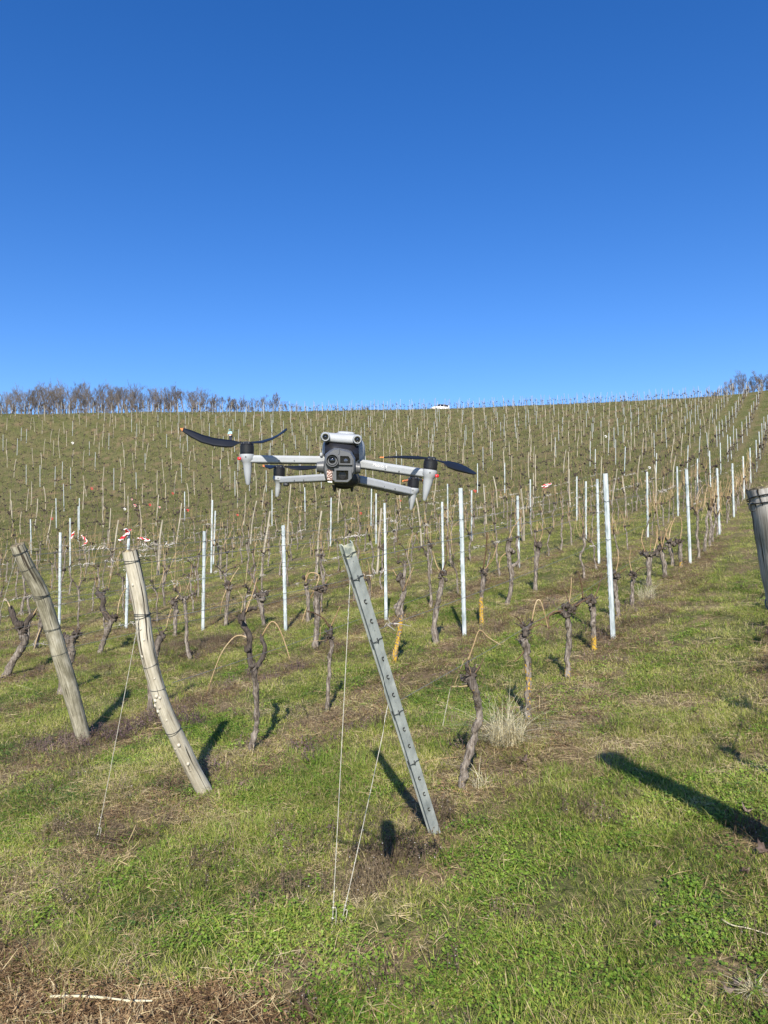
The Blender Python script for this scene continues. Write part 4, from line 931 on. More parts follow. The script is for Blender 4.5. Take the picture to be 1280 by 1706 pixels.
px_vine('thin leaning vine trunk behind the mossy post', [(58, 1082), (60, 1074), (67, 1044), (69, 1028)], [7, 7, 7], [(69, 1026, 5)], [], [([(70, 1040), (62, 1060), (55, 1085)], 1.4)])
px_vine('upright vine with narrow neck and round head', [(291, 1060), (291, 1048), (292, 1025), (290, 1004)], [6.5, 6, 8], [(290, 1002, 6), (292, 1012, 5)], [], [([(292, 998), (300, 985), (298, 970)], 1.3), ([(291, 1000), (280, 1030), (276, 1050)], 1.3)])
px_vine('low vine hidden behind the pale knobbly post', [(250, 1186), (252, 1130), (263, 1072), (266, 1060)], [9, 9, 10], [(268, 1058, 6)], [], [([(268, 1054), (275, 1050), (280, 1052)], 1.3, 1)])
px_vine('grey vine with small dark head behind two canes', [(375, 1042), (378, 1010), (380, 982)], [6.5, 6, 7], [(380, 980, 5.5), (376, 975, 3.5)], [], [([(380, 976), (388, 960), (398, 945)], 1.3), ([(378, 980), (370, 1000), (366, 1025)], 1.3)])
# the vines of the row along the picture's edge, whose shadows fall into the lane
def auto_parts(base, rs, upright=0):
    s = rs.uniform(.85, 1.15); h = rs.uniform(.66, .92)*s; lx, ly = rs.gauss(0, .10), rs.gauss(0, .07)
    o = base if base is not None else Vector((0, 0, 0)); n = 5
    tr = [o+Vector((lx*(i/(n-1))**1.3+rs.gauss(0, .022)*(i > 0), ly*(i/(n-1))+rs.gauss(0, .022)*(i > 0), h*i/(n-1))) for i in range(n)]
    top = tr[-1]; r0 = rs.uniform(.017, .026)*s; hd = [(top, rs.uniform(.024, .037)*s)]; am = []; cn = []
    for sgn in ((-1, 1) if rs.random() < .45 else (rs.choice((-1, 1)),)):
        e = top+ROWDIR*sgn*rs.uniform(.10, .24)+Vector((rs.gauss(0, .04), rs.gauss(0, .04), rs.uniform(-.02, .16)))
        am.append(([top-Vector((0, 0, .05)), top.lerp(e, .5)+Vector((0, 0, rs.gauss(0, .03))), e], r0*.75, r0*.45)); hd.append((e, rs.uniform(.018, .028)*s))
        for q in range(rs.choice((1, 2, 2, 3))):
            L = rs.uniform(.35, .75); d = ROWDIR*sgn*rs.uniform(-.3, .8)+Vector((rs.gauss(0, .3), rs.gauss(0, .3), 0))
            if rs.random() < .55: pts = [e, e+Vector((0, 0, L*.4))+d*L*.25, e+Vector((0, 0, L*.42))+d*L*.55, e+Vector((0, 0, L*.1))+d*L*.85, e+Vector((0, 0, -L*.3))+d*L]
            else: pts = [e, e+Vector((0, 0, L*.5))+d*L*.12, e+Vector((0, 0, L))+d*L*.3]
            cn.append((pts, .0042, rs.random() < .35))
    for q in range(upright):
        e = top+ROWDIR*rs.uniform(-.25, .25)+Vector((0, 0, -.02)); L = rs.uniform(.35, .65); d = Vector((rs.gauss(0, .14), rs.gauss(0, .14), 1)); cn.append(([e, e+d*L*.5+Vector((rs.gauss(0, .03), rs.gauss(0, .03), 0)), e+d*L], .0042, rs.random() < .2))
    if rs.random() < .5:
        L = rs.uniform(.4, .7); d = Vector((rs.gauss(0, .25), rs.gauss(0, .25), 1)); cn.append(([top, top+d*L*.5+Vector((.03, 0, 0)), top+d*L], .004, False))
    return tr, [r0*1.1, r0*.95, r0*.9, r0], hd, am, cn
rs = random.Random(77)
taken = [(v[1], v[2]) for v in VINES]
for k_ in range(0, 64):
    y0 = {0: 2.45, 1: 4.3, 2: 5.6, 3: 7.0}.get(k_, 3.9+1.45*(k_-1)); u = None; x0, _ = 0, 0
    j = 0
    u = (y0 + .497*VROW[k_]*1.0)/.868 if False else None
    # walk up the row
    uu = (y0 - (-VROW[k_])*SA)/CA if True else 0
    while True:
        uu += rs.uniform(.98, 1.22)*(1.0 if uu < 60 else 1.1)
        x, y = xy(uu, VROW[k_]+rs.gauss(0, .03))
        if y > 150: break
        az = math.degrees(math.atan2(x, y))
        if y > float(np.interp(az, AZ, YC_S))+8: break
        if rs.random() < .07: continue
        if any(a == k_ and abs(b-uu) < .75 for a, b in taken): continue
        p = Vector((x, y, hz(x, y))); q = project(p+Vector((0, 0, .5)))
        inside = q and -20 < q[0] < 1300 and q[1] < 1720
        if not inside and not (k_ == 0 and y < 10): continue
        if k_ in (1, 2) and p.dot(FWD) < (12 if k_ == 1 else 9) and inside: continue
        if k_ == 3 and p.dot(FWD) < 9.5: continue
        VINES.append([p, k_, uu, None, None])
VINES.sort(key=lambda v: v[0].dot(FWD))
rows_v = {}
for v in VINES: rows_v.setdefault(v[1], []).append(v)
for k_, lst in rows_v.items():
    lst.sort(key=lambda v: v[2])
    for i, v in enumerate(lst): v.append(i+1)
def far_vine(seed, far=False, up=0):
    rs = random.Random(seed); random.seed(seed); tr, rad, hd, am, cn = auto_parts(None, rs, up); mb = MB()
    mb.tube(tr, [x*(.75 if far else 1) for x in lerps(rad, len(tr))], 6, bump=.15)
    for c, r in hd:
        o = len(mb.v); mb.blob((0, 0, 0), r*(2.0 if far else 1.25), 6, 4, .35, mi=1)
        for j in range(o, len(mb.v)): w_ = mb.v[j]; mb.v[j] = (w_[0]+c.x, w_[1]+c.y, w_[2]+c.z)
    for pts, r0, r1 in am: mb.tube(pts, [r0, (r0+r1)/2, r1], 5, mi=1)
    for pts, r, dk in cn: mb.tube(pts, [r*(.9 if far else 1.1)]*len(pts), 3, mi=1 if far and rs.random() < .55 else 2, caps=False)
    return mb.mesh('grapevine', [M['vine_trunk_far' if far else 'bark'], M['vine_far'], M['cane']])
FARV = [far_vine(500+i) for i in range(12)]; FARV2 = [far_vine(600+i, True) for i in range(12)]; FARVU = [far_vine(700+i, False, 4) for i in range(8)]
LOOKS = ['gnarled bare vine', 'knotty dark vine', 'thin-trunked vine', 'bent vine stump', 'stubby pruned vine']
nv = 0; VREST = []
for v in VINES:
    base, k_, u, fn, desc, num = v; d = base.dot(FWD); q = project(base+Vector((0, 0, .5))); inside = q and -4 < q[0] < 1284
    if fn: nv += 1; fn('%s, in %s' % (desc, rowname(k_)) if len((desc+' '+rowname(k_)).split()) < 16 else desc); continue
    if nv >= 300 and k_ > 0: VREST.append(base); continue
    nv += 1; lab = '%s, %s vine up %s' % (LOOKS[nv % 5], nth(num), rowname(k_))
    if d < 15.5:
        rs = random.Random(3000+nv); random.seed(nv); build_vine(base, *auto_parts(base, rs, 3 if k_ in (0, 1, 2) else 0), (rs.choice((0, 0, .45)), .15), lab)
    else:
        o = bpy.data.objects.new('grapevine', FARVU[nv % 8] if k_ in (1, 2) and d < 45 else (FARV if d < 40 else FARV2)[nv % 12]); COL.objects.link(o); o.location = base; o.rotation_euler = (0, 0, random.choice((0, math.pi))+random.gauss(0, .2)); s = random.uniform(.85, 1.15); o.scale = (s, s, s)
        tag(o, lab, 'vine', 'old grapevines in their rows')
scatter('distant_grapevines', FARV2, VREST, [(0, 0, random.choice((0, math.pi))+random.gauss(0, .25)) for _ in VREST], [random.uniform(.85, 1.2) for _ in VREST], [random.randrange(12) for _ in VREST])

# ---------------------------------------------------------------- barrier-tape ribbons on the wires
random.seed(51)
M['tape_red'] = noisy('red_tape', [(.3, (.50, .03, .035)), (.7, (.62, .06, .05))], 6, rough=.4); M['tape_white'] = noisy('white_tape', [(.3, (.6, .58, .55)), (.7, (.8, .79, .77))], 6, rough=.4)
def tape(label, p, segs, wdt, mat='tape'):
    """segs: list of world offsets; a flat strip with a twist"""
    pts = smoothpath([p+Vector(s) for s in segs], 5); mb = MB(); n = len(pts); vs = []
    for i, q in enumerate(pts):
        t = (pts[min(i+1, n-1)]-pts[max(i-1, 0)]).normalized(); a = t.cross(FWD).normalized(); b = t.cross(a); an = .5*math.sin(i*.9); s = (a*math.cos(an)+b*math.sin(an))*wdt*.5*(.75+.25*math.cos(i*1.3))
        vs += [q-s, q+s]
    mb.add(vs, [(2*i, 2*i+1, 2*i+3, 2*i+2) for i in range(n-1)])
    ob = mb.obj('barrier_tape', M[mat], None, True, origin=p)
    uvl = ob.data.uv_layers.new(name='uv')
    for l_ in ob.data.loops: i = l_.vertex_index; uvl.data[l_.index].uv = ((i//2)*.03, (i % 2)*.16)
    md = ob.modifiers.new('thickness', 'SOLIDIFY'); md.thickness = .0015
    tag(ob, label, 'tape', 'red and white barrier tape scraps'); return ob
def pxtape(label, px, py, Z, pts, w_px):
    p = at(px, py, Z); tape(label, p, [at(a, b, Z+random.uniform(-.03, .03)*i)-p for i, (a, b) in enumerate(pts)], w_px*Z/F)
Zt = ground(209, 1047).dot(FWD)-.06
pxtape('red and white tape knotted round top of zinc post behind pale knobbly post', 208, 892, Zt, [(198, 901), (204, 896), (212, 889), (215, 884), (208, 882), (214, 885), (218, 882)], 7)
pxtape('short white tape tail with red edge beside a zinc post far left', 121, 892, 22.4, [(123, 885), (121, 890), (118, 897)], 4.5)
pxtape('long bent tape, white above and red below, hanging between posts', 141, 901, 17, [(135, 892), (140, 897), (144, 902), (141, 906), (137, 910)], 4)
pxtape('flat red tape strip lying along the wire right of post', 240, 898, 15, [(229, 897), (236, 897), (243, 899), (248, 900), (240, 902)], 4)
pxtape('bright red and white tape bow alone on the mid slope', 911, 809, 33, [(904, 811), (909, 808), (915, 807), (919, 806), (910, 812), (906, 813)], 3.6)
for px, py, h, lab in ((85, 864, 1.3, 'small red tape knot below a zinc post far left'), (152, 814, 1.2, 'tiny red tape scrap in upper left rows'), (219, 832, 1.4, 'red and white tape scrap tied beside a crooked stake'),
                       (249, 841, 1.2, 'red tape flutter near the curved wooden stakes'), (287, 822, 1.2, 'faint red tape scrap at foot of stake'), (312, 850, 1.2, 'bright red tape square by a thin zinc post'),
                       (395, 858, 1.1, 'orange-red tape bundle below the front drone leg'), (600, 855, 1.1, 'orange-red tape bundle right below the drone camera'), (792, 818, 1.2, 'red tape scrap on a zinc post right of drone'),
                       (207, 848, 1.2, 'white tape scrap under a wooden stake'), (120, 738, 1.2, 'lone white scrap high on the hillside'), (1083, 779, 1.2, 'white tape scrap on the right slope'), (1010, 727, 1.2, 'white tape fleck among upper right stakes'),
                       (668, 834, 1.1, 'dull red scrap behind the rear drone leg'), (224, 842, 1.1, 'white curled tape beside red one'), (265, 845, 1.1, 'white and red tape strand by leaning stakes')):
    p = above(px, py, h); k = p.dot(FWD)/F; s = k*random.uniform(1.3, 2.2)
    tape(lab, p, [RGT*-s+Vector((0, 0, s*.3)), Vector((0, 0, s*.6)), RGT*s, RGT*s*.4-Vector((0, 0, s*.8)), RGT*-s*.6-Vector((0, 0, s*.5))], s*.8, 'tape_white' if 'white' in lab and 'red' not in lab else 'tape' if 'white' in lab else 'tape_red')

# ---------------------------------------------------------------- tussocks, canes and sticks on the grass
random.seed(61)
def tussock(px, py, w_px, n, label):
    g = ground(px, py); k = g.dot(FWD)/F; rad_ = w_px*k*.5; mb = MB()
    for i in range(n):
        a = random.uniform(0, 6.283); r = rad_*.42*math.sqrt(random.random()); L = rad_*random.choice((.5, .8, 1.1, 1.6))*random.uniform(.8, 1.25); a2 = random.choice((3.6, 4.4, 5.2, a))+random.gauss(0, .7)
        blade(mb, r*math.cos(a), r*math.sin(a)*.7, L*random.uniform(.65, 1.25), random.uniform(.15, 2.2), a2, random.uniform(.0035, .0064), seg=6, curl=random.uniform(.7, 2.2))
    ob = mb.obj('dry_grass_tussock', M['straw_pale'], None, True); ob.location = g-Vector((0, 0, .01)); return tag(ob, label, 'grass tussock')
M['straw_pale'] = plant_mat('bleached_grass', [(0.36, (.50, .43, .25)), (0.5, (.72, .65, .43)), (0.64, (.82, .77, .57))], trans=.3)
tussock(846, 1240, 125, 560, 'large bleached grass tussock between two lichened vines')
tussock(1078, 1000, 62, 220, 'smaller bleached tussock beside the lane farther up')
tussock(800, 1310, 60, 60, 'thin sparse dry tussock at foot of S-bent vine')
tussock(1258, 1655, 55, 130, 'pale spiky little tussock in the bottom corner')
def stick(label, pxs, r, mat='cane', lift=.008):
    pts = [ground(*q)+Vector((0, 0, lift+random.uniform(0, .006))) for q in pxs]; mb = MB(); sp = smoothpath(pts, 5)
    mb.tube(sp, [x*(1+random.gauss(0, .08)) for x in lerps([r, r*.9, r*.6], len(sp))], 7, bump=.1)
    for i in range(2, len(sp)-1, 6): mb.blob(sp[i], r*1.3, 6, 4, .1)
    ob = mb.obj('fallen_cane', M[mat], None, True, origin=pts[0]); return tag(ob, label, 'stick', 'pruned canes and sticks on the ground')
stick('long pale cane lying on the wood chips at the bottom', [(83, 1678), (130, 1677), (180, 1680), (216, 1686)], .0050, 'straw_pale', .034)
stick('short pale splinter beside the long pale cane', [(222, 1685), (253, 1684)], .004, 'straw_pale', .034)
stick('dark broken stick at bottom edge among clover', [(501, 1672), (510, 1690), (520, 1712)], .008, 'cane_dark', .03)
stick('thin white twig lying by the bottom corner tussock', [(1204, 1548), (1222, 1558), (1252, 1567), (1290, 1578)], .0024, 'straw_pale', .035)
stick('brown cane crossing another above the left twine', [(536, 1262), (570, 1232), (610, 1190)], .006, 'cane_dark')
stick('tan cane under the crossing brown one', [(545, 1188), (580, 1212), (600, 1240)], .004)
stick('pair cane lying flat behind the steel post', [(700, 1276), (730, 1268), (770, 1264)], .005)
stick('pale straight cane leaning in the grass near S-bent vine', [(739, 1216), (745, 1185), (752, 1150)], .0045, 'straw_pale', .03)
stick('dark thin cane on the soil right of dry tussock', [(900, 1300), (925, 1302), (958, 1290)], .004, 'cane_dark')
stick('tan cane on the slope below the middle zinc post', [(610, 1105), (650, 1125), (690, 1160)], .004)
stick('grey cane beside the purple weeds at left edge', [(15, 1140), (40, 1146), (52, 1150)], .004, 'straw_pale')
stick('brown stick on bare soil below pale knobbly post', [(228, 1372), (250, 1366), (272, 1356)], .004, 'cane')
def dead_leaf(label, px, py, s):
    g = ground(px, py); mb = MB(); n = 7; vs = [Vector((0, 0, .012))]
    for i in range(n*2):
        a = 3.1416*i/n; r = s*(1 if i % 2 else .72)*random.uniform(.85, 1.1); vs.append(Vector((r*math.cos(a), r*math.sin(a)*.8, .006+.55*r*r/s*(1.2+math.sin(a*2+1)))))
    mb.add(vs, [(0, 1+i, 1+(i+1) % (2*n)) for i in range(2*n)]); ob = mb.obj('dead_leaf', M['leaf_litter'], None, True); ob.location = g+Vector((0, 0, .012)); ob.rotation_euler = (random.uniform(-.5, .5), random.uniform(-.5, .5), random.uniform(0, 6)); 
    md = ob.modifiers.new('thickness', 'SOLIDIFY'); md.thickness = .0012
    return tag(ob, label, 'leaf')
dead_leaf('curled grey-brown leaf on the grass near the right edge', 1244, 1357, .030)
dead_leaf('dark folded leaf at the tip end of the long post shadow', 1240, 1463, .030)
dead_leaf('curled leaf on bare soil at the right edge', 1272, 1425, .035)
dead_leaf('brown leaf lying open on the lower right lawn', 1100, 1552, .024)
dead_leaf('greyish leaf beside the spiky corner tussock', 1233, 1652, .022)
dead_leaf('second curled leaf just left of the corner tussock', 1214, 1660, .020)
dead_leaf('pinkish leaf on soil in front of the large tussock', 875, 1272, .034)
dead_leaf('pale leaf left of the taller twine', 546, 1386, .022)
# ---------------------------------------------------------------- the quadcopter
random.seed(71)
def plastic(name, c, rough=.45, c2=None, spec=.5, coat=0):
    c2 = c2 or tuple(x*1.12 for x in c); m = noisy(name, [(.3, c), (.7, c2)], 60, rough=rough, bump=.04, bscale=900, spec=spec); return m
M['d_light'] = plastic('light_grey_shell', (.315, .33, .34), .58, None, .28)
M['d_mid'] = plastic('mid_grey_housing', (.085, .089, .093), .42)
M['d_dark'] = plastic('dark_grey_plastic', (.035, .037, .04), .5)
M['d_black'] = plastic('black_metal', (.012, .012, .014), .32)
M['d_blade'] = plastic('black_blade', (.009, .010, .012), .42)
M['d_tip'] = plastic('orange_blade_tip', (.75, .22, .06), .5)
M['d_white'] = plastic('white_print', (.80, .80, .80), .6)
M['d_speck'] = noisy('speckled_sensor_window', [(.42, (.05, .03, .025)), (.5, (.30, .14, .10)), (.6, (.62, .55, .5))], 420, rough=.25, detail=2, rnd=False)
def glass(name, c):
    m, n, l, b = newmat(name); b.inputs['Base Color'].default_value = (*c, 1); b.inputs['Roughness'].default_value = .06; b.inputs['Specular IOR Level'].default_value = .8
    b.inputs['Coat Weight'].default_value = .6; b.inputs['Coat Roughness'].default_value = .03; return m
M['d_lens'] = glass('lens_glass', (.006, .007, .010))
M['d_iris'] = glass('lens_inner', (.03, .035, .05))
M['d_window'] = plastic('dark_window_glass', (.006, .006, .007), .16, None, .3)
m_, n_, l_, b_ = newmat('red_position_lamp'); b_.inputs['Base Color'].default_value = (.6, .01, .015, 1); b_.inputs['Emission Color'].default_value = (1, .03, .05, 1); b_.inputs['Emission Strength'].default_value = .18; b_.inputs['Roughness'].default_value = .2
M['d_lamp'] = m_
DC = at(571, 770, 1.42)
D = thing('quadcopter_drone', 'grey folding quadcopter with large camera block, hovering above the vine rows', 'drone', DC)
def Q(px, py, Z): return at(px, py, Z)
def loft_px(rows, mat, name, parent, smooth=True, cap0=True, cap1=True):
    """rows: (list of (px,py), Z)"""
    mb = MB(); mb.rings([[Q(a, b, z) for a, b in pts] for pts, z in rows], True, cap0, cap1); return child(mb, name, M[mat], parent, smooth)
def sup(cx, cy, hx, hy, n=28, e=2.6, rot=0.0, skew=0.0):
    o = []
    for j in range(n):
        t = 6.2832*j/n; c, s = math.cos(t), math.sin(t); x = hx*math.copysign(abs(c)**(2/e), c); y = hy*math.copysign(abs(s)**(2/e), s)
        x += skew*y; o.append((cx+x*math.cos(rot)-y*math.sin(rot), cy+x*math.sin(rot)+y*math.cos(rot)))
    return o
def auto_smooth(ob, deg=38):
    me_ = ob.data; me_.polygons.foreach_set('use_smooth', [True]*len(me_.polygons))
    try: me_.set_sharp_from_angle(angle=R(deg))
    except Exception: pass
    return ob
def bevelmod(ob, wdt, seg=2):
    b = ob.modifiers.new('rounded', 'BEVEL'); b.width = wdt; b.segments = seg; b.limit_method = 'ANGLE'; b.angle_limit = R(35); return ob
TL = .075     # the aircraft is banked a little
# hull: light grey body behind the camera block
body = loft_px([(sup(571, 752, 27, 22, rot=TL), 1.372), (sup(571, 752, 33, 28, rot=TL), 1.38), (sup(571.5, 753, 36, 32, rot=TL), 1.41), (sup(572, 757, 36, 33, rot=TL), 1.47), (sup(572.5, 762, 32, 29, rot=TL), 1.56), (sup(573, 768, 25, 22, rot=TL), 1.62), (sup(573, 770, 15, 12, rot=TL), 1.64)], 'd_light', 'body', D)
loft_px([(sup(574, 796, 22, 13, rot=TL), 1.365), (sup(575, 797, 24, 15, rot=TL), 1.40), (sup(575, 797, 22, 13, rot=TL), 1.55), (sup(575, 796, 14, 9, rot=TL), 1.60)], 'd_dark', 'belly', D)
loft_px([(sup(576, 722.5, 12, 2.6, rot=TL, e=3.4), 1.40), (sup(576, 722.2, 14, 3.4, rot=TL, e=3.4), 1.42), (sup(576, 724, 15, 4.4, rot=TL, e=3.4), 1.47), (sup(576, 726, 12, 3.0, rot=TL, e=3.4), 1.50)], 'd_light', 'antenna_bump', D)
# brow with the two forward vision sensors
brow_rows = []
for i in range(15):
    t = i/14; x = 535+t*67; yc = 727.6 + t*5.0 + .6*math.sin(math.pi*t); h = 8.3; dz = 1.348 - .004*math.sin(math.pi*t)
    e = min(t, 1-t); sc = min(1.0, math.sqrt(max(0.0, e*14))*.55+.45) if e < .1 else 1.0
    brow_rows.append([Q(x, yc+h*sc*math.copysign(abs(math.sin(a))**.45, math.sin(a)), dz+.024-.024*sc*math.copysign(abs(math.cos(a))**.45, math.cos(a))+.006*max(0.0, -math.sin(a))) for a in [6.2832*k/18 for k in range(18)]])
mb = MB(); mb.rings(brow_rows); child(mb, 'sensor_brow', M['d_light'], D, True)
def disc_rows(cx, cy, rows): return [([(cx+r*math.cos(6.2832*j/24), cy+r*math.sin(6.2832*j/24)) for j in range(24)], z) for r, z in rows]
for cx, cy in ((541.5, 727.8), (594.8, 732.2)):
    pod = auto_smooth(loft_px(disc_rows(cx, cy, [(7.9, 1.375), (8.2, 1.352), (7.8, 1.340), (6.6, 1.335), (5.6, 1.335), (5.2, 1.339)]), 'd_light', 'vision_sensor', D))
    auto_smooth(loft_px(disc_rows(cx, cy, [(5.15, 1.3392), (4.9, 1.3372), (4.2, 1.3372), (4.0, 1.3384), (2.4, 1.3366), (.6, 1.3360)]), 'd_lens', 'lens', pod))
# bay under the brow: its shade is put in as a solid black block
loft_px([([(541, 737), (560, 739), (580, 741), (597, 743), (598, 765), (588, 772), (548, 770), (540, 760)], 1.345), ([(541, 737), (560, 739), (580, 741), (597, 743), (598, 765), (588, 772), (548, 770), (540, 760)], 1.375)], 'd_black', 'gimbal_bay_shade', D)
loft_px([(sup(569, 755, 17, 7, rot=.12), 1.325), (sup(569, 755, 20, 9, rot=.12), 1.345)], 'd_dark', 'gimbal_arm', D)
# camera block: chamfered polygon with four windows
poly = [(541.5, 757), (549, 750.5), (556, 746.6), (564.5, 746.8), (572, 748.8), (584.5, 752.5), (591, 763.5), (591, 786), (581.5, 802), (574, 804.4), (556, 804), (541.5, 798.5), (537.8, 781)]
cxp = sum(p[0] for p in poly)/len(poly); cyp = sum(p[1] for p in poly)/len(poly)
def ins(k): return [(cxp+(x-cxp)*k, cyp+(y-cyp)*k) for x, y in poly]
camb = auto_smooth(loft_px([(ins(.90), 1.283), (ins(.97), 1.287), (ins(1.0), 1.294), (ins(1.015), 1.322), (ins(.93), 1.336)], 'd_mid', 'camera_block', D), 30)
ring = auto_smooth(loft_px(disc_rows(552.9, 766.9, [(11.6, 1.290), (11.5, 1.276), (10.7, 1.273), (9.6, 1.273), (9.2, 1.279)]), 'd_mid', 'lens_ring', camb))
auto_smooth(loft_px(disc_rows(552.9, 766.9, [(9.15, 1.2795), (8.3, 1.2775), (7.8, 1.2775), (7.6, 1.283)]), 'd_black', 'lens_bezel', camb))
auto_smooth(loft_px(disc_rows(552.9, 766.9, [(7.7, 1.2815), (7.0, 1.2800), (4.0, 1.2778), (.8, 1.2770)]), 'd_lens', 'main_lens', camb))
def frame_px(outer, inner, zf, zi, name):
    mb = MB(); n = len(outer)
    mb.rings([[Q(a, b, zf+.012) for a, b in outer], [Q(a, b, zf) for a, b in outer], [Q(a, b, zf) for a, b in inner], [Q(a, b, zi) for a, b in inner]], True, False, False)
    return auto_smooth(child(mb, name, M['d_mid'], camb), 25)
def win(pts, z, mat, name): mb = MB(); mb.rings([[Q(a, b, z+.004) for a, b in pts], [Q(a, b, z) for a, b in pts]]); return child(mb, name, M[mat], camb)
frame_px([(563.5, 757), (582, 757.5), (586.5, 764), (586.5, 774.5), (563.5, 774)], [(566, 759.6), (580, 760), (583.2, 765), (583.2, 772.2), (566, 771.8)], 1.2785, 1.2826, 'window_frame')
win([(566, 759.6), (580, 760), (583.2, 765), (583.2, 772.2), (566, 771.8)], 1.2824, 'd_window', 'telephoto_window')
auto_smooth(loft_px(disc_rows(575.5, 767.5, [(3.4, 1.2823), (3.2, 1.2817), (1.8, 1.2814), (.4, 1.2812)]), 'd_iris', 'telephoto_lens', camb))
fo = [(556.5, 780.3), (585, 780.8), (585.2, 797), (578.5, 803), (556.8, 802.6)]; fi = [(559.6, 783.6), (579.8, 783.9), (579.8, 798), (576.5, 799.8), (559.8, 799.6)]
frame_px(fo, fi, 1.272, 1.2826, 'window_frame'); win(fi, 1.2824, 'd_window', 'thermal_window')
auto_smooth(loft_px(disc_rows(569.8, 792, [(6.4, 1.2823), (6.2, 1.2808), (4.6, 1.2806), (4.2, 1.2820), (.6, 1.2816)]), 'd_black', 'thermal_lens', camb))
win([(543.8, 782), (553, 782), (553, 800.5), (544.5, 799.5)], 1.2815, 'd_speck', 'rangefinder_window')
win([(545.2, 801.6), (552.8, 802.0), (552.8, 803.9), (545.6, 803.3)], 1.2835, 'd_white', 'white_strip')
mb = MB(); mb.tube([Q(564.5, 747.5, 1.284), Q(563.8, 757, 1.282)], .0016, 5); child(mb, 'ridge', M['d_mid'], camb)
def cyl(a, b, r0, r1, n=24, mat='d_dark', name='motor', parent=None, prof=None):
    a = Vector(a); b = Vector(b); mb = MB(); prof = prof or [(0, r0*.9), (.06, r0), (.94, r1), (1, r1*.9)]
    mb.tube([a.lerp(b, t) for t, r in prof], [r for t, r in prof], n); return auto_smooth(child(mb, name, M[mat], parent or D))
cyl(Q(527.5, 778, 1.325), Q(540, 778.6, 1.325), .0105, .0112, name='gimbal_motor', mat='d_mid', prof=[(0, .0088), (.08, .0098), (.30, .0098), (.32, .0105), (.6, .0105), (.62, .0112), (1, .0112)])
cyl(Q(600, 780.5, 1.325), Q(588, 780, 1.325), .0095, .0112, name='gimbal_motor', mat='d_mid', prof=[(0, .0085), (.08, .0095), (.4, .0095), (.42, .0108), (1, .0108)])
for px in (556.5, 585.2): cyl(Q(px, 808, 1.40), Q(px+.6, 819.5, 1.40), .005, .0018, name='belly_foot', n=10)
loft_px([(sup(571, 808, 13, 6, rot=TL), 1.385), (sup(571, 808, 14, 7, rot=TL), 1.42), (sup(571, 806, 12, 6, rot=TL), 1.50)], 'd_black', 'downward_sensor', D)
loft_px([(sup(534.5, 757.5, 2.2, 3.2, e=3), 1.372), (sup(534.5, 757.5, 2.6, 3.6, e=3), 1.40)], 'd_light', 'side_clip', D)
